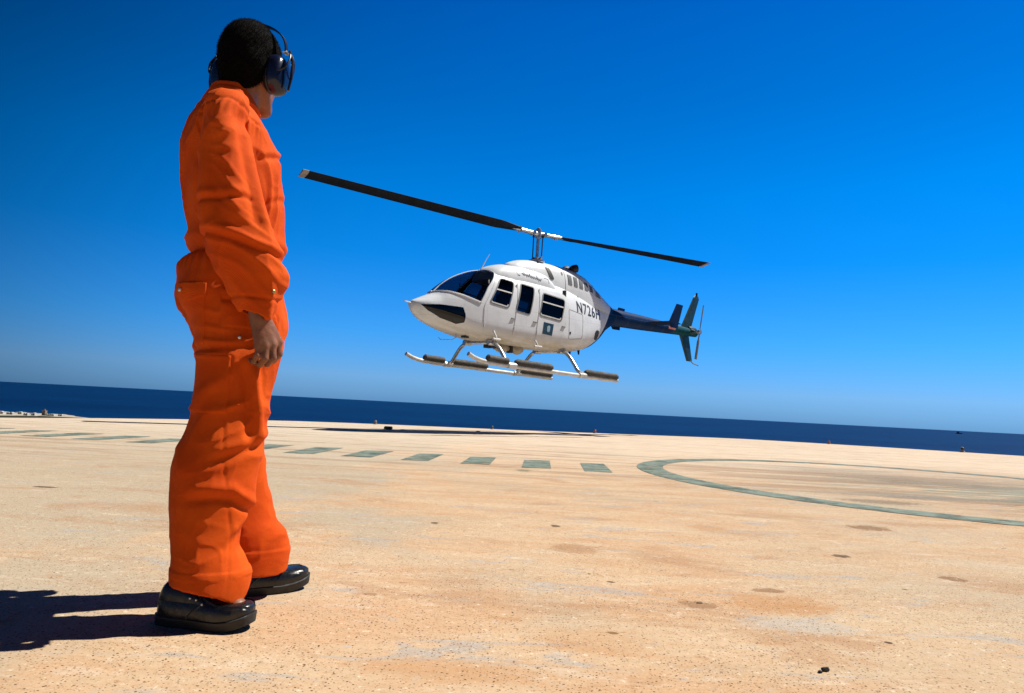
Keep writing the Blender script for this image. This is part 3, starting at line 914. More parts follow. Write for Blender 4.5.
# roof fairing over the cabin, engine cowling above and behind it
def cowl_fn(tab):
    tab = np.array(tab); return [pchip(tab[:, 0], tab[:, i]) for i in (1, 2, 3, 4)]
FA = cowl_fn([[1.68, 2.22, 2.05, .10, 2.0], [1.66, 2.27, 2.05, .28, 2.2], [1.58, 2.345, 2.05, .40, 2.4], [1.42, 2.42, 2.05, .45, 2.6], [1.2, 2.475, 2.05, .48, 2.7], [.8, 2.495, 2.05, .49, 2.8],
              [.3, 2.485, 2.05, .50, 2.8], [.02, 2.45, 2.05, .50, 2.7], [-.12, 2.37, 2.05, .50, 2.5], [-.22, 2.25, 2.05, .50, 2.2], [-.26, 2.12, 2.05, .49, 2.0]])
EC = cowl_fn([[1.0, 2.50, 2.2, .08, 2.0], [.97, 2.545, 2.2, .16, 2.0], [.85, 2.61, 2.2, .245, 2.1], [.6, 2.69, 2.15, .31, 2.2], [.25, 2.74, 2.1, .355, 2.3], [-.3, 2.755, 2.0, .40, 2.5], [-.95, 2.735, 1.95, .42, 2.6],
              [-1.40, 2.66, 1.9, .41, 2.6], [-1.9, 2.43, 1.85, .37, 2.4], [-2.3, 2.225, 1.8, .30, 2.2], [-2.65, 2.06, 1.75, .235, 2.0]])
def cowl_y(F):
    def f(x, z):
        top, bot, w, n = (float(g(x)) for g in F)
        s = (z - bot) / (top - bot)
        return w * max(0, 1 - min(1, max(0, s)) ** n) ** (1 / n)
    return f
def cowl(name, F, x0, x1, step):
    bm = bmesh.new(); rings = []
    for x in np.arange(x0, x1 - 1e-6, -step):
        top, bot, w, n = (float(g(x)) for g in F)
        ring = []
        for th in np.linspace(0, PI, 40):
            c, s = math.cos(th), math.sin(th)
            ring.append((x, w * math.copysign(abs(c) ** (2 / n), c), bot + (top - bot) * abs(s) ** (2 / n)))
        rings.append(ring)
    loft(bm, rings)
    return bm_obj(name, bm, M_white, heli, angle=50)
fair = cowl('roof_fairing', FA, 1.68, -.26, .03)
eng = cowl('engine_cowling', EC, 1.0, -2.65, .04)
FY, EY = cowl_y(FA), cowl_y(EC)
for s in (1, -1):
    for i in range(5):
        x = -.72 - i * .20; zt = 2.545 - .022 * i ** 1.35; zb = 2.305 - .018 * i
        panel('louvre', [(x, zb), (x - .125, zb - .018), (x - .125, zt - .02), (x, zt)], M_louv, eng, s, .004, step=.06, thick=.006, yfun=EY)
    panel('grille', [(-1.80, 2.14), (-1.98, 2.12), (-1.98, 2.25), (-1.80, 2.31)], M_gasket, eng, s, .004, step=.06, thick=.006, yfun=EY)
    panel('air_intake', rounded([(-.02, 2.62), (-.13, 2.62), (-.25, 2.34), (-.13, 2.32)], .03), M_black, eng, s, .003, step=.05, thick=.008, yfun=EY)
    panel('latch', [(-.52, 2.50), (-.56, 2.50), (-.56, 2.58), (-.52, 2.58)], M_gasket, eng, s, .003, step=.05, thick=.006, yfun=EY)
    bm = bmesh.new()                                          # exhaust stubs
    tube(bm, curve_pts([(-1.05, s * .12, 2.62), (-1.09, s * .13, 2.72), (-1.14, s * .15, 2.765), (-1.21, s * .17, 2.785)], 4), .10, 16)
    bm_obj('exhaust_stack', bm, M_black, eng)
    # cowling seam lines
    for x in (-.62, -1.75):
        bm = bmesh.new(); rr = []
        for z in np.linspace(2.15, float(EC[0](x)) - .03, 12): rr.append((x, s * (EY(x, z) + .001), z))
        tube(bm, rr, .005, 4)
        bm_obj('seam', bm, M_gasket, eng)
# faint script and bracket marks on the roof fairing
bm = bmesh.new()
def stroke(pts):
    P = [(x, FY(x, z) + .004, z) for x, z in pts]
    tube(bm, P, .007, 5)
stroke([(.97, 2.375), (1.01, 2.36), (1.00, 2.26)]); stroke([(.97, 2.375), (.90, 2.37)])
stroke([(.10, 2.30), (.03, 2.29), (.02, 2.20)]); stroke([(.16, 2.30), (.10, 2.30)])
stroke([(.985, 2.25), (.92, 2.24)])
wav = [(.86 - .0105 * k, 2.295 - .0012 * k + .028 * math.sin(k * 1.25) * (1.4 if k % 7 == 0 else .8)) for k in range(58)]
stroke(wav)
stroke([(.80, 2.355), (.80, 2.26)]); stroke([(.62, 2.34), (.61, 2.25)]); stroke([(.40, 2.325), (.39, 2.24)])
bm_obj('faint_script', bm, M_pale_ink, fair)

# interior
bm = bmesh.new()
box(bm, -.45, 2.2, -.46, .46, .84, .90); box(bm, 2.05, 2.35, -.40, .40, .902, 1.02)
bm_obj('cabin_floor', bm, M_dark, heli, smooth=False)
bm = bmesh.new(); box(bm, -.50, -.45, -.56, .56, .80, 2.1); bm_obj('cabin_bulkhead', bm, M_dark, heli, smooth=False)
bm = bmesh.new()
box(bm, 2.10, 2.50, -.14, .14, .905, 1.25)
loft(bm, [[(2.45, -.40, 1.30), (2.62, -.38, 1.32), (2.60, -.36, 1.56), (2.40, -.40, 1.60)], [(2.45, .20, 1.30), (2.62, .20, 1.32), (2.60, .20, 1.56), (2.40, .20, 1.60)]])
bm_obj('instrument_console', bm, M_dark, heli, smooth=False, bevel=.01)
def seat(x, y0, y1):
    bm = bmesh.new()
    box(bm, x - .02, x + .46, y0, y1, .90, 1.18)
    loft(bm, [[(x + .04, y0, 1.10), (x + .14, y0, 1.10), (x - .02, y0 + .03, 1.78), (x - .12, y0 + .03, 1.78)], [(x + .04, y1, 1.10), (x + .14, y1, 1.10), (x - .02, y1 - .03, 1.78), (x - .12, y1 - .03, 1.78)]])
    bm_obj('cabin_seat', bm, M_seat, heli, bevel=.025)
seat(1.30, .10, .52); seat(1.30, -.52, -.10); seat(-.28, -.52, .52); 

# mast, hub and blades
hub = Vector((0, 0, HP[2]))
bm = bmesh.new()
tube(bm, [(0, 0, 2.70), (0, 0, 3.46)], .038, 16)
bm_obj('rotor_mast', bm, M_metal, heli)
bm = bmesh.new()
loft(bm, [[(r * math.cos(2 * PI * k / 24), r * math.sin(2 * PI * k / 24), z) for k in range(24)] for r, z in ((.17, 2.735), (.19, 2.75), (.19, 2.79), (.13, 2.80), (.11, 2.85), (.07, 2.86))])
for k in range(2):
    a = k * PI + rad(349) + PI / 2
    tube(bm, [(.1 * math.cos(a), .1 * math.sin(a), 2.82), (.22 * math.cos(a), .22 * math.sin(a), 2.84)], .025, 8)
bm_obj('swashplate', bm, M_metal, heli)
for k in range(2):
    a = k * PI + rad(319)
    bm = bmesh.new()
    p, q = Vector((.105 * math.cos(a), .105 * math.sin(a), 2.80)), Vector((.11 * math.cos(a), .11 * math.sin(a), HP[2] - .06))
    tube(bm, [p, q], .014, 8)
    for e in (p, q):
        tube(bm, [e - Vector((0, 0, .03)), e + Vector((0, 0, .03))], .026, 8)
    bm_obj('pitch_link', bm, M_black, heli)
D = Matrix.Rotation(HP[4], 3, 'Y') @ Matrix.Rotation(HP[5], 3, 'X')
psi = HP[3]
bm = bmesh.new()
tube(bm, [hub + Vector((0, 0, -.10)), hub + Vector((0, 0, .10))], .075, 16)
tube(bm, [hub + Vector((0, 0, .10)), hub + Vector((0, 0, .135)), hub + Vector((0, 0, .15))], [.05, .045, .02], 12)
for k in range(2):
    a = psi + k * PI
    r = lambda d, z=0, c=0: hub + D @ Vector((d * math.cos(a) - c * math.sin(a), d * math.sin(a) + c * math.cos(a), z))
    tube(bm, [r(-.02), r(.2, .004), r(.34, .01)], [.075, .07, .062], 14, flat=.75)
    tube(bm, [r(.16, .0, -.10), r(.16, .0, .10)], .045, 12)
bm_obj('rotor_hub', bm, M_metal, heli)
for k in range(2):
    a = psi + k * PI
    u = D @ Vector((math.cos(a), math.sin(a), 0)); c = D @ Vector((-math.sin(a), math.cos(a), 0)); w = D @ Vector((0, 0, 1))
    def pt(rr, ch, zz, pitch):
        cone = HP[6]
        b = u * (rr * math.cos(cone)) + w * (rr * math.sin(cone))
        return hub + b + c * (ch * math.cos(pitch) - zz * math.sin(pitch)) + w * (ch * math.sin(pitch) + zz * math.cos(pitch))
    prof = [(.5, 0), (.46, .45), (.36, .85), (.2, 1), (0, .85), (-.25, .45), (-.5, .03), (-.5, -.03), (-.25, -.35), (0, -.6), (.2, -.75), (.36, -.65), (.46, -.35)]
    def blade(name, r0, r1, n, mat, parent):
        bm = bmesh.new(); rings = []
        for rr in np.linspace(r0, r1, n):
            ch = .42 * (min(1, .45 + (rr - .5) * .9) if rr < 1.1 else 1)
            th = .030 if rr > 1.1 else .045
            pit = rad((14 - 8 * (rr / 5.64)) if k == 0 else (7 - 15 * (rr / 5.64)))
            rings.append([pt(rr, p * ch, q * th, pit) for p, q in prof])
        loft(bm, rings)
        return bm_obj(name, bm, mat, parent, angle=50)
    bl = blade('rotor_blade', .52, 5.52, 40, M_blade, heli)
    blade('blade_tip', 5.523, 5.64, 3, M_tip, bl)
    bm = bmesh.new()
    tube(bm, [pt(.30, 0, 0, .2), pt(.42, 0, 0, .2), pt(.60, 0, 0, .2), pt(.80, 0, 0, .2)], [.07, .085, .075, .03], 12, flat=.6)
    for q in (-.05, .05): tube(bm, [pt(.52, q, -.07, .2), pt(.52, q, .07, .2)], .02, 8)
    bm_obj('blade_grip', bm, M_metal, bl)

# landing gear
TR = 1.12
def skid_z(x): return .115 + .030 * x
for s in (1, -1):
    P = [(-1.86, 0), (-1.0, 0), (0, 0), (1.0, 0), (1.8, 0), (2.1, .012), (2.36, .035), (2.58, .085), (2.74, .15)]
    bm = bmesh.new()
    tube(bm, curve_pts([(x, s * TR, skid_z(min(x, 1.9)) + dz) for x, dz in P], 5), .046, 12)
    for x in (1.58, -.60):                                     # saddles at the cross tubes
        tube(bm, [(x - .11, s * TR, skid_z(x) + .01), (x + .11, s * TR, skid_z(x) + .01)], .066, 10)
    bm_obj('skid', bm, M_skid, heli)
    spans = ((2.26, 1.68), (1.48, .38), (-.70, -1.86))
    for (b0, b1) in spans:
        if s == -1 and b1 < -1: b0 = -.62
        bm = bmesh.new()
        m = 18; pp = []; rr = []
        for k in range(m + 1):
            t = k / m; x = b0 + (b1 - b0) * t
            lift = .088
            zb = skid_z(min(x, 1.9)) + (max(0, x - 1.95) * .06)
            e = min(t, 1 - t) * abs(b1 - b0)
            pp.append((x, s * TR, zb + lift)); rr.append(.076 * min(1, (e / .05 + .35) ** .5 if e < .05 else 1) * (1 + .012 * math.sin(k * 2.1 + s)))
        tube(bm, pp, rr, 16)
        for x in np.arange(min(b0, b1) + .12, max(b0, b1) - .05, .24):                # straps
            zb = skid_z(min(x, 1.9)) + max(0, x - 1.95) * .06 + .058
            tube(bm, [(x - .015, s * TR, zb + .025), (x + .015, s * TR, zb + .03)], .078, 14)
        bm_obj('float_bag', bm, M_bag, heli)
for x in (1.58, -.60):
    bm = bmesh.new()
    z0 = skid_z(x) + .05
    half = [(x, 0, .665), (x, .32, .665), (x, .50, .645), (x, .66, .56), (x, .82, .40), (x, .98, .22), (x, 1.12, z0)]
    P = [(a, -b, c) for a, b, c in half[::-1]] + half[1:]
    tube(bm, curve_pts(P, 5), .042, 12)
    for s in (1, -1): tube(bm, [(x - .10, s * .42, .665), (x + .10, s * .42, .665)], .065, 10)
    bm_obj('cross_tube', bm, M_strut, heli)

# belly fittings
for x0, x1, y, r in ((1.28, .86, .16, .115), (.80, .48, .20, .125)):
    bm = bmesh.new()
    m = 10
    tube(bm, [(x0 + (x1 - x0) * k / m, y, .60) for k in range(m + 1)], [r * math.sin(max(.25, min(PI - .25, PI * k / m))) ** .5 for k in range(m + 1)], 16)
    bm_obj('inflation_bottle', bm, M_cream, heli)
bm = bmesh.new()
bm.free()
for q in ((1.32, 1.48, .02, .30, .56, .70), (.80, .87, .10, .26, .50, .72), (2.06, 2.18, .10, .24, .715, .79)):
    bm = bmesh.new(); box(bm, *q); bm_obj('belly_fitting', bm, M_black, heli, bevel=.01)
bm = bmesh.new()
tube(bm, [(1.72, .60, .93), (1.70, .68, .80), (1.68, .70, .72)], .022, 8); tube(bm, [(1.78, .70, .72), (1.58, .70, .72)], .025, 8)
bm_obj('boarding_step', bm, M_trim, heli)
bm = bmesh.new()
tube(bm, [(.50, .60, .86), (.47, .68, .74), (.46, .70, .68)], .020, 8); tube(bm, [(.56, .70, .68), (.34, .70, .68)], .023, 8)
bm_obj('boarding_step', bm, M_trim, heli)
bm = bmesh.new()
tube(bm, [(3.43, 0, 1.30), (3.52, 0, 1.315), (3.60, 0, 1.32)], [.022, .016, .010], 8)
bm_obj('pitot_tube', bm, M_metal, heli)
bm = bmesh.new(); tube(bm, [(1.72, 0.05, 2.28), (1.62, 0.05, 2.46), (1.50, 0.05, 2.66)], [.014, .010, .006], 8); bm_obj('whip_antenna', bm, M_trim, heli)
bm = bmesh.new()
tube(bm, [(2.35, .15, .78), (2.35, .15, .70), (2.45, .15, .64), (2.75, .15, .62), (2.80, .15, .66)], .008, 6)
bm_obj('belly_antenna', bm, M_metal, heli)
for x in (-1.30, -1.62):
    bm = bmesh.new(); zb = float(HF[1](x))
    loft(bm, [[(x + .04, .01, zb + .02), (x - .05, .01, zb + .02), (x - .05, -.01, zb + .02), (x + .04, -.01, zb + .02)], [(x - .01, .004, zb - .12), (x - .05, .004, zb - .12), (x - .05, -.004, zb - .12), (x - .01, -.004, zb - .12)]])
    bm_obj('blade_antenna', bm, M_navy, heli, smooth=False)

# tail
def foil_plate(bm, root_a, root_b, tip_a, tip_b, th, axis):
    """airfoil plate between a root chord (a=leading, b=trailing) and a tip chord"""
    ax = Vector(axis); rings = []
    prof = [(0, 0), (.04, .6), (.2, 1), (.5, .85), (1, .06)]
    for t in np.linspace(0, 1, 6):
        a = Vector(root_a).lerp(Vector(tip_a), t); b = Vector(root_b).lerp(Vector(tip_b), t)
        k = th * (1 - (.4 * t if axis[1] else 0))
        rings.append([a.lerp(b, q) + ax * k * h for q, h in prof] + [a.lerp(b, q) - ax * k * h for q, h in prof[::-1][:-1]])
    loft(bm, rings)
bm = bmesh.new()
foil_plate(bm, (-5.97, 0, 1.84), (-6.50, 0, 1.84), (-6.57, 0, 2.84), (-6.87, 0, 2.80), .035, (0, 1, 0))
foil_plate(bm, (-6.57, 0, 2.842), (-6.87, 0, 2.802), (-6.68, 0, 2.93), (-6.84, 0, 2.88), .022, (0, 1, 0))
fin = bm_obj('upper_fin', bm, M_fin, heli, angle=50)
bm = bmesh.new(); tube(bm, [(-6.74, 0, 2.90), (-6.74, 0, 2.99)], .03, 10); bm_obj('beacon', bm, M_black, fin)
bm = bmesh.new()
foil_plate(bm, (-5.92, 0, 1.66), (-6.42, 0, 1.66), (-6.36, 0, .89), (-6.66, 0, .89), .033, (0, 1, 0))
fin2 = bm_obj('lower_fin', bm, M_fin, heli, angle=50)
bm = bmesh.new(); tube(bm, [(-6.55, 0, .92), (-6.72, 0, .84), (-7.00, 0, .80)], .016, 8); bm_obj('tail_skid', bm, M_gasket, fin2)
st = bmesh.new()
foil_plate(st, (-4.08, -.985, 1.78), (-4.62, -.985, 1.76), (-4.08, .985, 1.78), (-4.62, .985, 1.76), .03, (0, 0, 1))
stab = bm_obj('horizontal_stabilizer', st, M_navy, heli, angle=50)
for s in (1, -1):
    bm = bmesh.new()
    foil_plate(bm, (-3.98, s * 1.0, 1.74), (-4.42, s * 1.0, 1.70), (-4.30, s * 1.0, 2.28), (-4.61, s * 1.0, 2.27), .022, (0, 1, 0))
    foil_plate(bm, (-3.98, s * 1.0, 1.738), (-4.42, s * 1.0, 1.698), (-4.08, s * 1.0, 1.62), (-4.42, s * 1.0, 1.62), .022, (0, 1, 0))
    bm_obj('end_plate', bm, M_navy, stab, angle=50)
panel('flag_patch', [(-5.17, 1.80), (-5.52, 1.795), (-5.52, 1.715), (-5.17, 1.72)], M_flag, heli, 1, .003, thick=.003)
# tail rotor gearbox and rotor, port side
TZ = 1.757
bm = bmesh.new()
tube(bm, [(-6.40, .02, TZ), (-6.40, .16, TZ), (-6.40, .24, TZ)], [.10, .085, .05], 14)
tube(bm, [(-6.35, 0, TZ + .06), (-6.62, 0, TZ + .08), (-6.86, 0, TZ + .02)], [.12, .12, .06], 14)
bm_obj('tail_gearbox', bm, M_fin, heli)
bm = bmesh.new()
tube(bm, [(-6.44, .20, TZ), (-6.44, .40, TZ)], .03, 12); tube(bm, [(-6.44, .33, TZ), (-6.44, .39, TZ)], .075, 14)
tr = bm_obj('tail_rotor_hub', bm, M_metal, heli)
for k in range(2):
    a = rad(80) + k * PI
    d = Vector((-math.cos(a), 0, math.sin(a))); e = Vector((math.sin(a), 0, math.cos(a)))
    o = Vector((-6.44, .36, TZ))
    bm = bmesh.new()
    rings = []
    for r in np.linspace(.08, .83, 8):
        ch = .05 if r > .2 else .025
        rings.append([o + d * r + e * ch * p + Vector((0, q * .012 + p * ch * .2, 0)) for p, q in ((1, 0), (.5, 1), (-.4, .7), (-1, 0), (-.4, -.7), (.5, -1))])
    loft(bm, rings)
    bm_obj('tail_rotor_blade', bm, M_louv, tr, angle=50)
# ------------------------------------------------------------------ the man in the orange coverall
# body space: u forward, v to his right, z up (Blender local: x = u, y = -v)
class Grid:
    def __init__(s, lo, hi, h):
        s.h = h; s.lo = np.array(lo)
        s.n = [int(math.ceil((b - a) / h)) + 1 for a, b in zip(lo, hi)]
        s.ax = [np.float32(a) + np.arange(k, dtype=np.float32) * np.float32(h) for a, k in zip(lo, s.n)]
        s.d = np.full(s.n, 1.0, np.float32)
    def sl(s, lo, hi):
        out = []
        for i in range(3):
            a = max(0, int((lo[i] - s.lo[i]) / s.h)); b = min(s.n[i], int((hi[i] - s.lo[i]) / s.h) + 2)
            out.append(slice(a, max(a + 1, b)))
        return tuple(out)
    def put(s, lo, hi, fn, k=0.0, sub=False):
        pad = 0.03 + k
        sl = s.sl([a - pad for a in lo], [b + pad for b in hi])
        u = s.ax[0][sl[0]][:, None, None]; v = s.ax[1][sl[1]][None, :, None]; z = s.ax[2][sl[2]][None, None, :]
        d = fn(u, v, z); c = s.d[sl]
        if sub:
            d = -d
            s.d[sl] = np.maximum(c, d) if k == 0 else np.maximum(c, d) + np.maximum(k - np.abs(c - d), 0) ** 2 / (4 * k)
        else:
            s.d[sl] = np.minimum(c, d) if k == 0 else np.minimum(c, d) - np.maximum(k - np.abs(c - d), 0) ** 2 / (4 * k)
    def loft(s, tab, k=0.0, n=2.3, shrink=0.0, sub=False, cap=0.01):
        """tab rows: z, back u, front u, centre v, half width v"""
        t = np.array(sorted(tab))
        f = [pchip(t[:, 0], t[:, i]) for i in range(1, 5)]
        z0, z1 = t[0, 0], t[-1, 0]
        lo = (t[:, 1].min(), (t[:, 3] - t[:, 4]).min(), z0); hi = (t[:, 2].max(), (t[:, 3] + t[:, 4]).max(), z1)
        def fn(u, v, z):
            zz = z[0, 0]
            b, fr, vc, w = (g(zz).astype(np.float32)[None, None, :] for g in f)
            a = (fr - b) / 2 - shrink; w = w - shrink
            q = (np.abs((u - (b + fr) / 2) / a) ** n + np.abs((v - vc) / w) ** n) ** (1 / n)
            d = (q - 1) * np.minimum(a, w)
            e = np.maximum(z - (z1 - shrink), (z0 + shrink) - z)
            return np.maximum(d, e) if cap == 0 else np.where((d > -cap) & (e > -cap), np.sqrt(np.maximum(d + cap, 0) ** 2 + np.maximum(e + cap, 0) ** 2) - cap, np.maximum(d, e))
        s.put(lo, hi, fn, k, sub)
    def ell(s, c, r, k=0.0, sub=False, rot=0.0):
        R = max(r); ca, sa = math.cos(rot), math.sin(rot)
        def fn(u, v, z):
            x, y, w = u - c[0], v - c[1], z - c[2]
            x, y = x * ca + y * sa, -x * sa + y * ca
            return (np.sqrt((x / r[0]) ** 2 + (y / r[1]) ** 2 + (w / r[2]) ** 2) - 1) * min(r)
        s.put([q - R for q in c], [q + R for q in c], fn, k, sub)
    def cone(s, a, b, ra, rb, k=0.0, sub=False):
        a = np.array(a, float); b = np.array(b, float); ab = b - a; L = float(ab @ ab); R = max(ra, rb)
        def fn(u, v, z):
            t = np.clip(((u - a[0]) * ab[0] + (v - a[1]) * ab[1] + (z - a[2]) * ab[2]) / L, 0, 1)
            return np.sqrt((u - a[0] - t * ab[0]) ** 2 + (v - a[1] - t * ab[1]) ** 2 + (z - a[2] - t * ab[2]) ** 2) - (ra + (rb - ra) * t)
        s.put(np.minimum(a, b) - R, np.maximum(a, b) + R, fn, k, sub)
    def mesh(s):
        """naive surface nets"""
        D = s.d; neg = D < 0
        n0, n1, n2 = D.shape
        cnt = np.zeros((n0 - 1, n1 - 1, n2 - 1), np.uint8)
        for i in (0, 1):
            for j in (0, 1):
                for k in (0, 1):
                    cnt += neg[i:n0 - 1 + i, j:n1 - 1 + j, k:n2 - 1 + k]
        act = (cnt > 0) & (cnt < 8)
        I = np.argwhere(act)
        idx = np.full(act.shape, -1, np.int64); idx[act] = np.arange(len(I))
        corners = [(i, j, k) for i in (0, 1) for j in (0, 1) for k in (0, 1)]
        val = {c: D[I[:, 0] + c[0], I[:, 1] + c[1], I[:, 2] + c[2]].astype(float) for c in corners}
        acc = np.zeros((len(I), 3)); m = np.zeros(len(I))
        for a in corners:
            for ax in range(3):
                if a[ax] == 0:
                    b = list(a); b[ax] = 1; b = tuple(b)
                    va, vb = val[a], val[b]
                    x = (va < 0) != (vb < 0)
                    t = np.where(x, va / np.where(x, va - vb, 1), 0)
                    p = np.tile(np.array(a, float), (len(I), 1)); p[:, ax] += t
                    acc[x] += p[x]; m[x] += 1
        P = s.lo + (I + acc / m[:, None]) * s.h
        F = []
        for ax in range(3):
            o1, o2 = (ax + 1) % 3, (ax + 2) % 3
            A = [slice(None)] * 3; B = [slice(None)] * 3
            A[ax] = slice(0, -1); B[ax] = slice(1, None)
            x = np.argwhere(neg[tuple(A)] != neg[tuple(B)])
            ok = (x[:, o1] > 0) & (x[:, o2] > 0) & (x[:, o1] < D.shape[o1] - 1) & (x[:, o2] < D.shape[o2] - 1)
            x = x[ok]
            q = []
            for d1, d2 in ((-1, -1), (0, -1), (0, 0), (-1, 0)):
                y = x.copy(); y[:, o1] += d1; y[:, o2] += d2
                q.append(idx[y[:, 0], y[:, 1], y[:, 2]])
            q = np.stack(q, 1)
            flip = ~neg[x[:, 0], x[:, 1], x[:, 2]]
            q[flip] = q[flip][:, ::-1]
            F.append(q)
        return P, np.concatenate(F)

def hash3(i, j, k):
    h = (i * 374761393 + j * 668265263 + k * 2147483647 + 1274126177) & 0xFFFFFFFF
    h = ((h ^ (h >> 13)) * 1274126177) & 0xFFFFFFFF
    h = ((h ^ (h >> 16)) * 2246822519) & 0xFFFFFFFF
    return ((h ^ (h >> 15)) & 0xFFFFFF) / float(0xFFFFFF) * 2 - 1
def vnoise(P):
    i = np.floor(P).astype(np.int64); f = P - i; f = f * f * f * (f * (f * 6 - 15) + 10)
    r = 0
    for a in (0, 1):
        for b in (0, 1):
            for c in (0, 1):
                w = (f[:, 0] if a else 1 - f[:, 0]) * (f[:, 1] if b else 1 - f[:, 1]) * (f[:, 2] if c else 1 - f[:, 2])
                r = r + w * hash3(i[:, 0] + a, i[:, 1] + b, i[:, 2] + c)
    return r
def sstep(x, a, b):
    t = np.clip((x - a) / (b - a), 0, 1); return t * t * (3 - 2 * t)

def finish(name, P, F, mat, parent, smooth_it=1, disp=None):
    """weld the net into a mesh, relax it, push it along its normals, put it in Blender axes"""
    nv = len(P)
    E = np.concatenate([F[:, [0, 1]], F[:, [1, 2]], F[:, [2, 3]], F[:, [3, 0]]])
    for _ in range(smooth_it):
        s_ = np.zeros((nv, 3)); c_ = np.zeros(nv)
        for k in range(3):
            s_[:, k] = np.bincount(E[:, 0], P[E[:, 1], k], nv) + np.bincount(E[:, 1], P[E[:, 0], k], nv)
        c_ = np.bincount(E[:, 0], minlength=nv) + np.bincount(E[:, 1], minlength=nv)
        P = P * 0.5 + 0.5 * s_ / np.maximum(c_, 1)[:, None]
    if disp is not None:
        def normals(P):
            fn = np.cross(P[F[:, 2]] - P[F[:, 0]], P[F[:, 3]] - P[F[:, 1]])
            N = np.zeros((nv, 3))
            for c in range(4):
                for k in range(3): N[:, k] += np.bincount(F[:, c], fn[:, k], nv)
            return N / np.maximum(np.linalg.norm(N, axis=1), 1e-12)[:, None]
        N = normals(P)
        P = P + N * disp(P, N)[:, None]
    Q = P.copy(); Q[:, 1] *= -1
    F = F[:, ::-1]
    me = bpy.data.meshes.new(name)
    me.vertices.add(nv); me.vertices.foreach_set('co', Q.astype(np.float32).ravel())
    me.loops.add(F.size); me.loops.foreach_set('vertex_index', F.astype(np.int32).ravel())
    me.polygons.add(len(F)); me.polygons.foreach_set('loop_start', np.arange(0, F.size, 4, dtype=np.int32))
    me.polygons.foreach_set('use_smooth', np.ones(len(F), bool))
    me.update(calc_edges=True); me.validate()
    me.materials.append(mat)
    return link(bpy.data.objects.new(name, me), parent), P, F

PA = rad(28)
person = empty('person', (-0.84, 2.03, 0.0), (0, 0, PA))
tag(person, 'person in orange coverall, black shoes and ear defenders standing watching the helicopter', 'person')

def cloth_material():
    t = NT('orange_coverall_cloth')
    c = t.coord()
    n = t.noise(c, 7, 5, .6); n2 = t.noise(c, 2.2, 4, .6)
    col = t.mix(t.ramp(n, .35, .65), (0.55, 0.062, 0.0025), (0.63, 0.084, 0.004))
    col = t.mix(t.ramp(n2, .45, .7, 0, .45), col, (0.52, 0.058, 0.003))
    wv = t.n('ShaderNodeTexWave', ins={'Scale': 210.0, 'Distortion': .4}, bands_direction='DIAGONAL'); t.l(c, wv.inputs['Vector'])
    h = t.math('ADD', t.math('MULTIPLY', wv.outputs['Fac'], .25), t.noise(c, 45, 5, .65))
    h = t.math('ADD', h, t.math('MULTIPLY', t.noise(t.coord(scale=(1, 1, 1.6)), 16, 4, .6, .8), 1.3))
    return t.out(t.bsdf(col, 0.85, 0, t.bump(h, .35, .006), Specular_IOR_Level=.15, Sheen_Weight=.0))
M_cloth = cloth_material()
M_skin = simple('brown_skin', (0.21, 0.080, 0.036), 0.5, var=.12, scale=40, bump=.15, bscale=220)
M_hair = simple('black_hair', (0.0016, 0.0014, 0.0014), 0.95, var=.3, scale=90, bump=.35, bscale=260, Specular_IOR_Level=.1)
M_leather = simple('black_leather', (0.009, 0.009, 0.010), 0.31, var=.2, scale=30, bump=.10, bscale=90)
M_sole = simple('black_rubber', (0.016, 0.016, 0.016), 0.65, bump=.3, bscale=80)
M_muff = simple('dark_blue_plastic', (0.006, 0.010, 0.034), 0.22, var=.15, scale=20)
M_band = simple('black_band', (0.012, 0.012, 0.014), 0.35)
M_snap = simple('silver_snap', (0.75, 0.74, 0.70), 0.3, 0.6)
M_brass = simple('brass_button', (0.45, 0.30, 0.12), 0.35, 0.8)
M_eye = simple('eye_white', (0.35, 0.32, 0.29), 0.2)

# ---- tables (z, back, front, centre v, half width)
TORSO = [(1.470, -.135, .000, 0, .105), (1.455, -.142, .012, 0, .150), (1.43, -.158, .030, 0, .180), (1.39, -.172, .060, 0, .196), (1.33, -.182, .092, 0, .188),
         (1.25, -.177, .112, 0, .178), (1.15, -.158, .128, 0, .166), (1.06, -.134, .132, 0, .160), (1.03, -.129, .128, 0, .168),
         (1.00, -.140, .127, 0, .174), (.96, -.158, .128, 0, .184), (.92, -.156, .134, 0, .188), (.87, -.136, .146, 0, .190), (.82, -.112, .150, 0, .184), (.77, -.090, .135, 0, .160)]
RLEG = [(.90, -.120, .10, .095, .088), (.82, -.112, .140, .098, .096), (.75, -.100, .138, .102, .096), (.70, -.099, .132, .104, .094), (.63, -.097, .118, .106, .092), (.57, -.096, .110, .108, .090),
        (.52, -.104, .107, .110, .090), (.46, -.122, .100, .112, .090), (.41, -.133, .094, .114, .090), (.34, -.132, .085, .116, .089),
        (.26, -.124, .064, .118, .088), (.21, -.117, .058, .120, .089), (.175, -.112, .076, .124, .092), (.13, -.112, .094, .128, .098), (.05, -.116, .094, .130, .100)]
LLEG = [(.90, -.120, .10, -.095, .088), (.82, -.105, .142, -.098, .096), (.74, -.090, .140, -.104, .094), (.63, -.060, .125, -.106, .090), (.52, -.040, .126, -.108, .086), (.45, -.025, .135, -.108, .084),
        (.33, .000, .163, -.108, .083), (.24, .014, .190, -.106, .088), (.19, .012, .228, -.106, .094), (.14, .010, .240, -.106, .096), (.05, .008, .234, -.106, .094)]
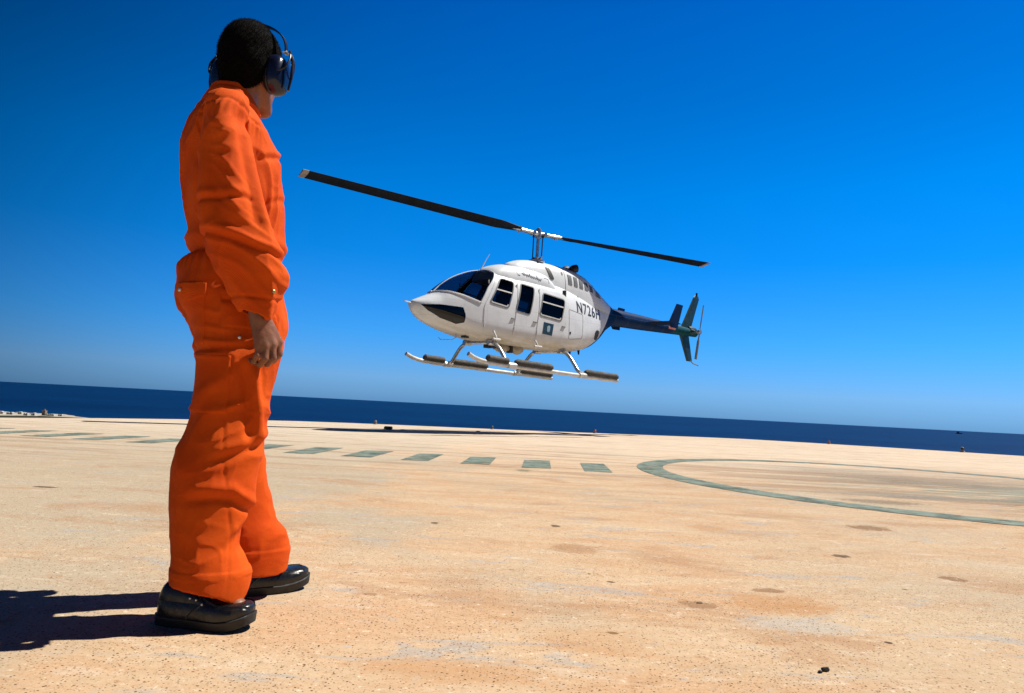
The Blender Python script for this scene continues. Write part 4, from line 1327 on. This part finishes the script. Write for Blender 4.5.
RARM = [(1.462, -.110, -.035, .150, .050), (1.445, -.128, -.020, .172, .066), (1.41, -.140, -.020, .196, .072), (1.356, -.142, -.035, .214, .070), (1.31, -.142, -.026, .226, .068), (1.25, -.140, -.010, .236, .067), (1.15, -.135, .024, .248, .067),
        (1.09, -.132, .050, .254, .068), (1.04, -.118, .066, .258, .068), (.99, -.100, .090, .254, .068), (.96, -.084, .102, .252, .067), (.94, -.072, .113, .251, .065),
        (.92, -.058, .109, .250, .060), (.88, -.034, .092, .249, .052), (.85, -.014, .080, .248, .046), (.79, .016, .066, .247, .041)]
LARM = [(1.462, -.110, -.035, -.150, .050), (1.445, -.125, -.022, -.172, .064), (1.41, -.130, -.020, -.196, .070), (1.30, -.120, .005, -.226, .066), (1.10, -.098, .035, -.250, .064), (.95, -.072, .045, -.250, .060), (.88, -.046, .048, -.248, .050), (.79, -.026, .038, -.247, .042)]

g = Grid((-.30, -.42, .0), (.34, .42, 1.60), .004)
g.loft(TORSO, n=2.25, cap=.03)
g.loft(RLEG, .03, n=2.2); g.loft(LLEG, .03, n=2.2)
g.loft(RARM, .005, n=2.15, cap=.03); g.loft(LARM, .005, n=2.15, cap=.03)
# seat and chest fullness
g.ell((-.070, .085, .905), (.080, .085, .085), .02); g.ell((-.070, -.085, .905), (.080, .085, .085), .02)
# stand-up collar with a turned-down flap
g.loft([(1.45, -.150, .022, 0, .120), (1.50, -.128, .004, 0, .088), (1.535, -.118, .002, 0, .076)], .022, n=2.1, cap=.006)
g.loft([(1.47, -.145, .030, 0, .112), (1.50, -.133, .014, 0, .095), (1.515, -.126, .006, 0, .086)], .004, n=2.1, cap=.004)
# openings: neck, cuffs, hems
g.loft([(1.47, -.115, -.005, 0, .066), (1.60, -.109, .000, 0, .066)], .0, n=2.0, sub=True, cap=0)
def hem(tab, xs, zs):
    P = np.interp
    def fn(u, v, z): return z - (P(u, xs, zs) + 0 * v)
    t = np.array(tab)
    g.put((-.25, t[:, 3].min() - .11 if t[0, 3] < 0 else .04, 0.0), (.30, t[:, 3].max() + .11 if t[0, 3] > 0 else 0.0, .12), fn, 0, True)
hem(RLEG, [-.13, -.06, .0, .045, .06, .075, .095, .12], [.112, .100, .085, .062, .058, .075, .112, .145])
hem(LLEG, [-.05, .05, .12, .19, .225, .26], [.085, .078, .072, .070, .076, .095])
for T, sg in ((RARM, 1), (LARM, -1)):
    o = 0 if sg > 0 else -.03
    def cut(u, v, z, o=o, sg=sg): return np.maximum((z - .826) + (u - .045 - o) * (.25), .207 - v * sg)
    g.put((-.12, .19 if sg > 0 else -.36, .74), (.14, .36 if sg > 0 else -.19, .86), cut, 0, True)
for T, zt in ((RARM, .875), (LARM, .875), (RLEG, .16), (LLEG, .16)):
    t = [r for r in sorted(T) if r[0] < zt + .06]
    fs = [pchip([r[0] for r in sorted(T)], [r[i] for r in sorted(T)]) for i in range(1, 5)]
    zs = [r[0] - (.02 if i == 0 else 0) for i, r in enumerate(t) if r[0] < zt] + [zt]
    g.loft([(z, *(float(f(z)) for f in fs)) for z in zs], 0, n=2.15, shrink=.008, sub=True, cap=0)
P, F = g.mesh()

def axis_of(tab):
    t = np.array(sorted(tab)); return pchip(t[:, 0], (t[:, 1] + t[:, 2]) / 2), pchip(t[:, 0], t[:, 3])
RA_u, RA_v = axis_of(RARM); LA_u, LA_v = axis_of(LARM)
def ridge(x): return 1 - np.abs(2 * (x - np.floor(x)) - 1) * 1.0
def crease(s, w):                                             # rounded crest with a sharp trough
    return np.exp(-(s / w) ** 2)
def wrinkles(P, N):
    u, v, z = P.T
    isR = (v > RA_v(z) - .072) & (z > .80) & (z < 1.47) & (np.hypot((u - RA_u(z)) / .10, (v - RA_v(z)) / .075) < 1.15)
    isL = (v < LA_v(z) + .072) & (z > .80) & (z < 1.47) & (np.hypot((u - LA_u(z)) / .10, (v - LA_v(z)) / .075) < 1.15)
    arm = (isR | isL).astype(float)
    d = np.zeros(len(P))
    W = np.stack([vnoise(P * 6 + 3), vnoise(P * 6 + 17), vnoise(P * 6 + 31)], 1)
    Q = P + W * .035
    # tensioned cloth: sharp-crested ridges between shallow hollows, long ways on the body, slanting on the legs
    lo = 1 - sstep(z, .70, .82)
    def rdg(X, p=1.25): return np.maximum(1 - 2.3 * np.abs(vnoise(X)), 0) ** p
    up = rdg(np.stack([Q[:, 0] * 11, Q[:, 1] * 11, Q[:, 2] * 3.4 + 5], 1))
    sl = Q[:, 2] - .52 * Q[:, 0]; tl = Q[:, 0] + .5 * Q[:, 2]
    dn = rdg(np.stack([tl * 4.0, Q[:, 1] * 8 + 11, sl * 11], 1))
    d += (1 - lo) * .0075 * (up - .45) + lo * (.0045 + .0030 * sstep(z, .42, .55)) * (dn - .45)
    d += .0030 * vnoise(Q * np.array([8, 8, 4])) + .0016 * (rdg(Q * np.array([22, 22, 15]) + 33) - .4)
    # sleeve: bunched cross folds down the upper arm, long folds from the shoulder
    ua = u - RA_u(z); va = v - RA_v(z)
    m = arm * sstep(z, 1.03, 1.10) * (1 - sstep(z, 1.36, 1.42))
    ph = z * 24 + 1.6 * W[:, 0] + ua * 5
    d += m * .0026 * (np.sin(2 * PI * ph) * .5 + .5) ** 2 * crease(ua - .006 * np.sin(z * 60), .040)
    d -= m * .008 * crease(ua - .040 + .004 * W[:, 2], .015)
    d += m * .011 * crease(ua - .064 + .004 * W[:, 2], .014)
    d += m * .006 * crease(ua + .004, .024)
    d -= m * .005 * crease(ua + .042, .014)
    # elbow and forearm: diagonal folds towards the cuff
    m = arm * (1 - sstep(z, 1.06, 1.12)) * sstep(z, .83, .87)
    ph = (z + ua * .75) * 19 + 1.2 * W[:, 1]
    d += m * .0026 * ((np.sin(2 * PI * ph) * .5 + .5) ** 2.2 - .35)
    s = z - 1.128 - .10 * ua
    d += arm * (.004 * crease(s - .012, .012) - .006 * crease(s + .004, .008)) * (1 - sstep(ua, .03, .06))
    s = z - 1.012 + .25 * ua
    d += arm * (.007 * crease(s - .012, .012) - .007 * crease(s + .005, .009))
    # cuff band
    d += arm * .003 * (1 - sstep(z, .868, .874)) - arm * .003 * crease(z - .872, .006)
    # shoulder seam and yoke
    d -= arm * .003 * crease(z - (1.405 - .25 * np.abs(ua)), .006)
    body = 1 - arm
    # waist: drawn-in elastic with small vertical pleats above and below
    ang = np.arctan2(v, u + .01)
    pl = np.sin(ang * 34 + 2.5 * W[:, 0])
    d += body * (-.010 * crease(z - 1.025, .011) + .008 * crease(z - 1.062, .020) + .006 * crease(z - .99, .018))
    d += body * .0042 * pl * crease(z - 1.0, .035)
    # back and side: long diagonal pulls
    m = body * sstep(z, 1.05, 1.12) * (1 - sstep(z, 1.40, 1.46))
    ph = (z * .8 + u * 1.1) * 11 + 1.3 * W[:, 2]
    d += m * .0018 * ((np.sin(2 * PI * ph) * .5 + .5) ** 2 - .3)
    # chest: diagonal pull under the breast pocket
    s = z - (1.315 + .55 * (u - .06)) - .012 * W[:, 1]
    d += body * sstep(u, .0, .04) * (.004 * crease(s - .013, .014) - .006 * crease(s + .006, .010)) * (1 - sstep(z, 1.38, 1.42))
    s = z - (1.20 + .5 * (u - .09)) - .012 * W[:, 0]
    d += body * sstep(u, .04, .08) * (.002 * crease(s - .012, .013) - .003 * crease(s + .006, .010))
    # gathers under the shoulder yoke
    d += arm * .0035 * (np.sin(2 * PI * (ua * 62 + W[:, 0])) * .5 + .5) * crease(z - 1.375, .022)
    # seat
    m = body * sstep(z, .68, .74) * (1 - sstep(z, .84, .88)) * sstep(-u, -.02, .05)
    d += m * .003 * (np.sin(2 * PI * (z * 22 + .9 * W[:, 0] - v * 3)) * .5 + .5) ** 3
    s = z - .742 - .12 * (u + .1)
    d += body * sstep(-u, -.10, -.02) * (.003 * crease(s - .008, .012) - .003 * crease(s + .008, .010))
    # legs: diagonals sweeping from the back of the knee up to the front, bunching above the shoe
    leg = 1 - sstep(z, .70, .76)
    m = leg * sstep(z, .30, .36)
    s1 = z - .52 * u
    ph = s1 * 10.5 + .8 * W[:, 1]
    d += m * .0012 * ((np.sin(2 * PI * ph) * .5 + .5) ** 2.4 - .3) * (.55 + .45 * vnoise(P * 5 + 60))
    m = .15 * leg * sstep(z, .12, .17) * (1 - sstep(z, .30, .36))
    s2 = z + .55 * u
    ph = s2 * 12 + .9 * W[:, 0]
    d += m * .0045 * ((np.sin(2 * PI * ph) * .5 + .5) ** 2.4 - .35)
    # big break line across the shin of the near leg
    right = sstep(v, .0, .03)
    s = z - (.352 - .62 * np.maximum(u - .02, 0) * 1.0 - .10 * np.abs(u + .03))
    d += leg * right * (.009 * crease(s - .016, .018) - .008 * crease(s + .012, .014)) * sstep(u, -.13, -.04)
    s = z - (.455 + .35 * (u + .02))
    d += leg * right * (.006 * crease(s - .012, .016) - .005 * crease(s + .012, .012)) * sstep(u, -.06, .0)
    # front fold down the thigh
    s = (u - .062) - .16 * (.62 - z)
    d += leg * right * sstep(z, .47, .52) * (1 - sstep(z, .66, .72)) * (.012 * crease(s, .013) - .009 * crease(s + .028, .014))
    low = leg * (1 - sstep(z, .46, .54))
    d += low * .5 * (.010 * crease(z - (.245 + .9 * (u - .02)), .016) - .008 * crease(z - (.215 + .9 * (u - .02)), .016)) * sstep(u, -.03, .03) * right
    # hem band and stitched side seam
    d += leg * .0025 * (1 - sstep(z, .145, .150)) * (z > 0)
    d -= leg * .0015 * crease(u - .005 - .02 * np.sin(z * 9), .005) * sstep(N[:, 1], .5, .8)
    # collar stays neat
    d *= 1 - .75 * sstep(z, 1.455, 1.485)
    d *= np.where((z < .13), .5, 1)
    return d
cover, CP, CF = finish('coverall', P, F, M_cloth, person, 2, wrinkles)
CPy = CP.copy()
bvh = BVHTree.FromPolygons([tuple(p) for p in CPy], [tuple(f) for f in CF[:, ::-1]])

def radial_patch(name, axis, th0, th1, z0, z1, off, mat, parent, n=26, m=26, zfun=None, rmax=.5):
    """cloth patch laid on the coverall by casting towards a vertical axis; th from +u towards +v"""
    V = []
    for i in range(n + 1):
        th = th0 + (th1 - th0) * i / n
        for j in range(m + 1):
            z = z0 + (z1 - z0) * j / m
            if zfun: z += zfun(i / n, j / m)
            d = Vector((math.cos(th), math.sin(th), 0))
            o = Vector((axis[0], axis[1], z)) + d * rmax
            hit = bvh.ray_cast(o, -d)
            if hit[0] is None: p = Vector((axis[0], axis[1], z)) + d * .1; nn = d
            else: p, nn = hit[0], d
            e = min(i, n - i) / 1.5; e2 = min(j, m - j) / 1.5
            V.append(p + nn * (off if min(e, e2) >= .6 else -.004))
    fs = []
    for i in range(n):
        for j in range(m):
            a = i * (m + 1) + j
            fs.append((a, a + 1, a + m + 2, a + m + 1))
    # relax so that it lies smoothly over the wrinkles
    A = np.array([tuple(v) for v in V]).reshape(n + 1, m + 1, 3)
    for _ in range(3):
        B = A.copy(); B[1:-1, 1:-1] = (A[:-2, 1:-1] + A[2:, 1:-1] + A[1:-1, :-2] + A[1:-1, 2:] + 2 * A[1:-1, 1:-1]) / 6
        B[1] = A[1]; B[-2] = A[-2]; B[:, 1] = A[:, 1]; B[:, -2] = A[:, -2]
        A = B
    A = A.reshape(-1, 3); A[:, 1] *= -1
    return mesh_obj(name, A, fs, mat, parent)
ax = (-.03, .06)
radial_patch('hip_pocket', ax, rad(172), rad(117), .742, .905, .003, M_cloth, cover)
radial_patch('pocket_flap', ax, rad(173), rad(116), .862, .915, .008, M_cloth, cover, zfun=lambda s, t: (1 - t) * .018 * abs(2 * s - 1))
radial_patch('leg_pocket', (0.0, .09), rad(160), rad(95), .56, .725, .0025, M_cloth, cover)
def stud(name, th, axis, z, r, mat, parent, off=.010):
    d = Vector((math.cos(th), math.sin(th), 0))
    hit = bvh.ray_cast(Vector((axis[0], axis[1], z)) + d * .5, -d)[0]
    c = hit + d * off
    bm = bmesh.new()
    rings = []
    a = Vector((-d.y, d.x, 0)); b = Vector((0, 0, 1))
    for q, h in ((1, -.4), (1, .15), (.75, .4), (.3, .5)):
        rings.append([Vector(((c + (a * math.cos(2 * PI * k / 14) + b * math.sin(2 * PI * k / 14)) * r * q + d * r * h)[:])) for k in range(14)])
    rings = [[Vector((p.x, -p.y, p.z)) for p in ring] for ring in rings]
    loft(bm, rings); bm_obj(name, bm, mat, parent)
stud('snap_button', rad(150), ax, .893, .0055, M_snap, cover, .0115)
stud('cuff_button', rad(55), (float(RA_u(.865)), float(RA_v(.865))), .893, .006, M_brass, cover, .003)
stud('snap_button', rad(90), (0.004, .09), .772, .0045, M_snap, cover, .004)

# ---- the body: one continuous skin, hidden under the cloth except head, neck and hands
HO = np.array((-.006, 0.0, 1.614)); HS = .95
HA = -(rad(78) - PA)                                          # head turned to his left, in (u, v)
hf = np.array((math.cos(HA), math.sin(HA), 0)); hr = np.array((-math.sin(HA), math.cos(HA), 0)); hu = np.array((0, 0, 1.))
def H(f, r, h): return tuple(HO + HS * (hf * f + hr * r + hu * h))
b = Grid((-.24, -.42, .02), (.34, .42, 1.80), .004)
b.loft(TORSO, shrink=.022, n=2.2, cap=.03)
b.loft([r for r in RLEG if r[0] > .2], .03, shrink=.026); b.loft([r for r in LLEG if r[0] > .18], .03, shrink=.026)
for T in (RARM, LARM):
    b.loft([r for r in T if r[0] > .84], .02, shrink=.024, cap=.02)
b.cone((-.060, 0, 1.42), (-.050, 0, 1.50), .064, .058, .03)
b.cone((-.050, 0, 1.48), H(-.022, 0, -.03), .057, .056, .02)
b.ell(H(-.012, 0, .043), (.096 * HS, .076 * HS, .092 * HS), .0, rot=HA)
b.ell(H(.036, 0, -.035), (.060 * HS, .058 * HS, .085 * HS), .02, rot=HA)
b.cone(H(.072, -.008, -.108), H(.072, .008, -.108), .021, .021, .018)
for s in (1, -1):
    b.cone(H(-.008, s * .052, -.055), H(.062, s * .018, -.106), .017, .018, .016)
    b.ell(H(.060, s * .040, -.020), (.024, .024, .022), .014)
    b.cone(H(.088, s * .008, .028), H(.078, s * .042, .024), .010, .009, .010)
    b.cone(H(.0855, s * .020, .0135), H(.0785, s * .042, .011), .0062, .0055, .004)
    b.ell(H(-.004, s * .077, -.008), (.020, .010, .032), .006, rot=HA)
    b.ell(H(.096, s * .031, .003), (.012, .015, .010), .008, True, rot=HA)
b.cone(H(.092, 0, .015), H(.112, 0, -.028), .008, .012, .008)
for s in (1, -1): b.ell(H(.101, s * .011, -.031), (.010, .009, .008), .006, rot=HA)
b.cone(H(.090, -.018, -.060), H(.090, .018, -.060), .007, .007, .006); b.cone(H(.0975, 0, -.058), H(.0975, 0, -.061), .006, .006, .006)
b.cone(H(.088, -.015, -.072), H(.088, .015, -.072), .008, .008, .006)
def hand(side, o):
    def p(u, v, z): return (u + o, (v - .024) * side, z)
    W = p(.040, .270, .850)
    b.cone(p(.030, .270, .88), p(.044, .271, .822), .027, .024, .012)
    M = [((.100, .262, .764), .0128), ((.083, .279, .755), .0130), ((.064, .285, .750), .0125), ((.046, .284, .750), .0115)]
    for k, (m, r) in enumerate(M):
        b.cone(p(.060 - .008 * k, .272, .822), p(*m), .016, r, .010)
    # proximal, middle and end phalanges, curled back into the palm
    FN = [[(.104, .266, .732), (.092, .246, .714), (.080, .234, .722)],
          [(.086, .284, .720), (.076, .262, .703), (.066, .246, .710)],
          [(.065, .290, .716), (.056, .268, .699), (.048, .251, .706)],
          [(.045, .288, .722), (.038, .270, .706), (.032, .254, .711)]]
    rr = [.0098, .0100, .0096, .0086]
    for (m, r0), ph, r in zip(M, FN, rr):
        q = [m] + ph
        for i in range(3):
            b.cone(p(*q[i]), p(*q[i + 1]), r * (1.02 - .07 * i), r * (.96 - .07 * i), .0025 if i else .004)
    b.cone(p(.060, .252, .812), p(.082, .232, .780), .017, .0125, .012)
    b.cone(p(.082, .232, .780), p(.092, .230, .752), .0118, .0105, .004)
    b.cone(p(.092, .230, .752), p(.094, .236, .730), .0102, .0088, .003)
hand(1, 0.0); hand(-1, -.03)
# ankles and feet inside the shoes (stockinged)
b.cone((-.02, .120, .30), (-.02, .120, .06), .038, .034, .02); b.cone((-.02, .120, .055), (.055, .200, .05), .030, .028, .02)
b.cone((.10, -.11, .30), (.06, -.108, .06), .038, .034, .02); b.cone((.06, -.108, .055), (.20, -.124, .05), .030, .028, .02)
P, F = b.mesh()
def skin_disp(P, N): return .0004 * vnoise(P * 90)
body, BP, BF = finish('body', P, F, M_skin, person, 1, skin_disp)
for s in (1, -1):
    e = H(.0735, s * .031, .002)
    bm = bmesh.new(); bmesh.ops.create_uvsphere(bm, u_segments=18, v_segments=12, radius=.0112)
    for w in bm.verts: w.co += Vector((e[0], -e[1], e[2]))
    bm_obj('eye', bm, M_eye, body)
    c = H(.0822, s * .031, .002); f_ = Vector((hf[0], -hf[1], 0))
    bm = bmesh.new(); bmesh.ops.create_uvsphere(bm, u_segments=14, v_segments=8, radius=.0044)
    for w in bm.verts: w.co += Vector((c[0], -c[1], c[2]))
    bm_obj('iris', bm, M_black, body)

# ---- hair: short dense cap
h = Grid((-.20, -.16, 1.50), (.16, .16, 1.82), .003)
h.ell(H(-.014, 0, .047), (.107 * HS, .088 * HS, .102 * HS), .0, rot=HA)
h.ell(H(-.050, 0, -.015), (.064 * HS, .070 * HS, .100 * HS), .03, rot=HA)
def face_cut(u, v, z):
    f = ((u - HO[0]) * hf[0] + (v - HO[1]) * hf[1]) / HS; q = (z - HO[2]) / HS
    # hairline: forehead, temples, above the ears, nape
    line = np.interp(f, [-.13, -.085, -.045, -.01, .015, .03, .05, .075, .1], [-.125, -.115, -.075, -.020, -.02, .02, .055, .075, .085])
    return q - line
h.put((-.2, -.16, 1.5), (.16, .16, 1.82), face_cut, .008, True)
P, F = h.mesh()
def hair_disp(P, N):
    return .003 * vnoise(P * 20) + .2 * (.0014 * vnoise(P * 60) + .0018 * vnoise(P * 170 + 5) + .0014 * vnoise(P * 290 + 50))
hair, HPt, HFc = finish('hair', P, F, M_hair, person, 1, hair_disp)
# short strands standing out of the cap, part of the same mesh
rng = np.random.default_rng(4)
n_ = 14000
fi = rng.integers(0, len(HFc), n_)
qa, qb, qc = HPt[HFc[fi, 0]], HPt[HFc[fi, 1]], HPt[HFc[fi, 2]]
bs = (qa + qb + qc) / 3
nr = np.cross(qb - qa, qc - qa); nr /= np.maximum(np.linalg.norm(nr, axis=1), 1e-12)[:, None]
ctr = np.array(H(-.014, 0, .03)); out_ = bs - ctr; out_ /= np.linalg.norm(out_, axis=1)[:, None]
nr *= np.sign((nr * out_).sum(1))[:, None]
dr_ = nr + rng.normal(0, .45, (n_, 3)) + np.array((0, 0, -.25)); dr_ /= np.linalg.norm(dr_, axis=1)[:, None]
t1 = np.cross(dr_, rng.normal(0, 1, (n_, 3))); t1 /= np.linalg.norm(t1, axis=1)[:, None]; t2 = np.cross(dr_, t1)
ln = rng.uniform(.004, .009, n_)[:, None]; rr_ = .0006
bs = bs - nr * .001
vs = np.stack([bs + t1 * rr_, bs - t1 * rr_ * .5 + t2 * rr_ * .87, bs - t1 * rr_ * .5 - t2 * rr_ * .87, bs + dr_ * ln], 1).reshape(-1, 3)
vs[:, 1] *= -1
k4 = np.arange(n_) * 4
ff_ = np.concatenate([np.stack([k4, k4 + 1, k4 + 3], 1), np.stack([k4 + 1, k4 + 2, k4 + 3], 1), np.stack([k4 + 2, k4, k4 + 3], 1)])
bmh = bmesh.new(); bmh.from_mesh(hair.data)
tmpm = bpy.data.meshes.new('strands'); tmpm.from_pydata(vs.tolist(), [], ff_.tolist())
bmh.from_mesh(tmpm); bmh.to_mesh(hair.data); bmh.free(); bpy.data.meshes.remove(tmpm)
hair.data.polygons.foreach_set('use_smooth', [True] * len(hair.data.polygons))

# ---- ear defenders
ear = empty('ear_defenders'); ear.parent = person
tag(ear, None)
def Hb(f, r, h_): p = H(f, r, h_); return Vector((p[0], -p[1], p[2]))
hfb = Vector((hf[0], -hf[1], 0)); hrb = Vector((hr[0], -hr[1], 0)); hub_ = Vector((0, 0, 1))
for s in (1, -1):
    c0 = Hb(-.004, 0, -.026)
    def ring(r_, a, bb, n=28):
        out = []
        for k in range(n):
            t = 2 * PI * k / n
            cx, cz = math.copysign(abs(math.cos(t)) ** .8, math.cos(t)), math.copysign(abs(math.sin(t)) ** .8, math.sin(t))
            out.append(c0 + hrb * (s * (r_ - .008)) + hfb * (cx * a) + hub_ * (cz * bb))
        return out
    bm = bmesh.new(); loft(bm, [ring(.070, .034, .048), ring(.074, .038, .054), ring(.082, .039, .055), ring(.087, .036, .052)])
    bm_obj('ear_cushion', bm, M_band, ear)
    bm = bmesh.new(); loft(bm, [ring(.0875, .040, .058), ring(.092, .043, .0615), ring(.104, .0425, .061), ring(.116, .039, .056), ring(.124, .031, .046), ring(.128, .018, .028), ring(.1287, .006, .01)])
    bm_obj('ear_cup', bm, M_muff, ear)
    bm = bmesh.new()                                          # sprung wire yoke outside the cup
    for q in (1, -1):
        tube(bm, curve_pts([c0 + hrb * s * .106 + hfb * q * .034 + hub_ * -.004, c0 + hrb * s * .128 + hfb * q * .024 + hub_ * .012, c0 + hrb * s * .136 + hfb * q * .012 + hub_ * .045, c0 + hrb * s * .128 + hub_ * .072], 6), .0028, 8)
    tube(bm, [c0 + hrb * s * .132 + hub_ * -.050, c0 + hrb * s * .139 + hub_ * -.01, c0 + hrb * s * .139 + hub_ * .04, c0 + hrb * s * .126 + hub_ * .075], [.006, .008, .008, .006], 10, flat=.6)
    bm_obj('yoke', bm, M_band, ear)
bm = bmesh.new()
arc = []
for t in np.linspace(0, PI, 40):
    r_ = .120 * math.copysign(abs(math.cos(t)) ** 1.3, math.cos(t)); q = .050 + .102 * math.sin(t) ** .8
    arc.append(Hb(-.004, r_, q))
rings = []
for i, p in enumerate(arc):
    t = (arc[min(i + 1, 39)] - arc[max(i - 1, 0)]).normalized(); nrm = hfb.cross(t)
    w = .006 + .004 * math.sin(PI * i / 39)
    rings.append([p + hfb * w + nrm * .002, p + hfb * w - nrm * .002, p - hfb * w - nrm * .002, p - hfb * w + nrm * .002])
loft(bm, rings)
bm_obj('headband', bm, M_band, ear, bevel=.001)
for s in (1, -1):
    for q in (.007, -.007):
        bm = bmesh.new(); tube(bm, [Hb(-.004 + q, s * .114, .048), Hb(-.004 + q, s * .127, .050)], .0035, 8)
        bm_obj('rivet', bm, M_snap, ear)

# ---- socks
M_sock = simple('dark_sock', (0.012, 0.012, 0.016), 0.95, bump=.5, bscale=300)
for a, b_ in (((-.020, -.122, .24), (-.021, -.120, .05)), ((.092, .11, .24), (.058, .108, .05))):
    bm = bmesh.new(); tube(bm, [a, tuple((x + y) / 2 for x, y in zip(a, b_)), b_], [.046, .043, .042], 20)
    bm_obj('sock', bm, M_sock, person)

# ---- shoes
def shoe(u0, v0, u1, v1, name='shoe'):
    a = Vector((u0, -v0, 0)); e = Vector((u1, -v1, 0)); L = (e - a).length; d = (e - a).normalized(); n = Vector((-d.y, d.x, 0))
    T = np.array([0, .04, .10, .2, .32, .45, .58, .70, .80, .88, .94, .98, 1.0])
    Wd = np.array([.012, .026, .034, .037, .038, .041, .046, .049, .048, .043, .034, .022, .008]) * 1.04
    Hh = np.array([.070, .098, .112, .115, .112, .100, .084, .072, .065, .061, .056, .049, .042])
    off = np.array([0, 0, 0, 0, 0, .001, .003, .004, .004, .003, .002, 0, 0])
    root = bpy.data.objects.new(name, None); root.empty_display_size = .1; link(root, person)
    def P_(t, y, z): return a + d * (t * L) + n * y + Vector((0, 0, z + .020 * max(0, (t - .68) / .32) ** 1.8))
    fw_, fh, fo = pchip(T, Wd), pchip(T, Hh), pchip(T, off)
    ts = list(np.linspace(0, 1, 44))
    bm = bmesh.new(); rings = []
    for t in ts:
        w, hh, oo = float(fw_(t)), float(fh(t)), float(fo(t))
        ring = []
        # side wall, then a raised apron seam, then the flatter top of the vamp
        prof = [(1.0, .022), (1.03, .030), (1.03, .040), (.99, .052), (.93, .060)]
        wall = [(w * k, z if t < .5 else min(z, hh - .010)) for k, z in prof]
        kk = np.linspace(0, 1, 9)
        apron = .80 if t > .55 else .86
        top = []
        for q in kk:
            yy = w * apron * math.cos(q * PI / 2)
            zz = (min(.060, hh - .008)) + (hh - min(.060, hh - .008)) * math.sin(q * PI / 2) ** (.8)
            top.append((yy, zz))
        seam = [(w * (apron + .05), min(.062, hh - .006) + .004)] if t > .5 else [(w * (apron + .04), .064)]
        half = wall + seam + top
        pts = half + [(-y, z) for y, z in half[::-1][1:]]
        pts += [(-w * .9, .0215), (w * .9, .0215)]
        rings.append([P_(t, y + oo, z) for y, z in pts])
    loft(bm, rings)
    up_ = bm_obj('upper', bm, M_leather, root, angle=70)
    bm = bmesh.new(); rings = []
    for z, k in ((.0, .97), (.004, 1.01), (.016, 1.05), (.019, 1.10), (.024, 1.10), (.026, 1.04)):
        ring = []
        for sg in (1, -1):
            for t in (ts if sg > 0 else ts[::-1]):
                tt = .5 + (t - .5) * (1 + .03 * k)
                ring.append(P_(tt, sg * float(fw_(t)) * k + float(fo(t)), z))
        rings.append(ring)
    loft(bm, rings); bm_obj('sole', bm, M_sole, root, angle=50)
    # rolled seam round the apron
    bm = bmesh.new(); sm = []
    tt = list(np.linspace(.50, .93, 18))
    for sg in (1, -1):
        for t in (tt if sg > 0 else tt[::-1]):
            k = .80 * (1 if t < .85 else max(.25, 1 - (t - .85) * 7))
            sm.append(P_(t, sg * float(fw_(t)) * k + float(fo(t)), float(fh(t)) - .010 * (1 if t < .85 else max(.2, 1 - (t - .85) * 9)) + .001))
    tube(bm, sm, .0038, 8)
    bm_obj('apron_seam', bm, M_leather, root)
    for sg in (1, -1):                                         # quarter seam and topline stitching
        bm = bmesh.new()
        q = [(.53, .80, .068), (.50, .93, .058), (.44, 1.0, .046), (.40, 1.035, .034), (.39, 1.04, .026)]
        tube(bm, curve_pts([P_(t, sg * (float(fw_(t)) * k + .0006) + float(fo(t)), z) for t, k, z in q], 5), .0020, 6)
        bm_obj('quarter_seam', bm, M_leather, root)
    # laces and eyelets over the instep
    bm = bmesh.new()
    for i, t in enumerate((.42, .48, .54)):
        z = float(fh(t)) + .002; w = .020
        tube(bm, curve_pts([P_(t, -w, z - .012), P_(t + .01, -w * .4, z + .001), P_(t + .015, w * .4, z + .001), P_(t + .005, w, z - .012)], 4), .0032, 8)
    tube(bm, curve_pts([P_(.40, 0, .112), P_(.43, .022, .108), P_(.47, .034, .094), P_(.50, .038, .080)], 5), .0026, 7)
    tube(bm, curve_pts([P_(.40, 0, .112), P_(.44, -.022, .108), P_(.49, -.036, .092), P_(.53, -.042, .076)], 5), .0026, 7)
    bm_obj('laces', bm, M_band, root)
    for t in (.40, .47, .54):
        for sg in (1, -1):
            bm = bmesh.new()
            c = P_(t, sg * float(fw_(t)) * .90, min(.078, float(fh(t)) - .022))
            bmesh.ops.create_uvsphere(bm, u_segments=10, v_segments=6, radius=.0034, matrix=Matrix.Translation(c))
            bm_obj('eyelet', bm, M_snap, root)
shoe(-.124, .083, .092, .236)
shoe(-.010, -.100, .312, -.145)
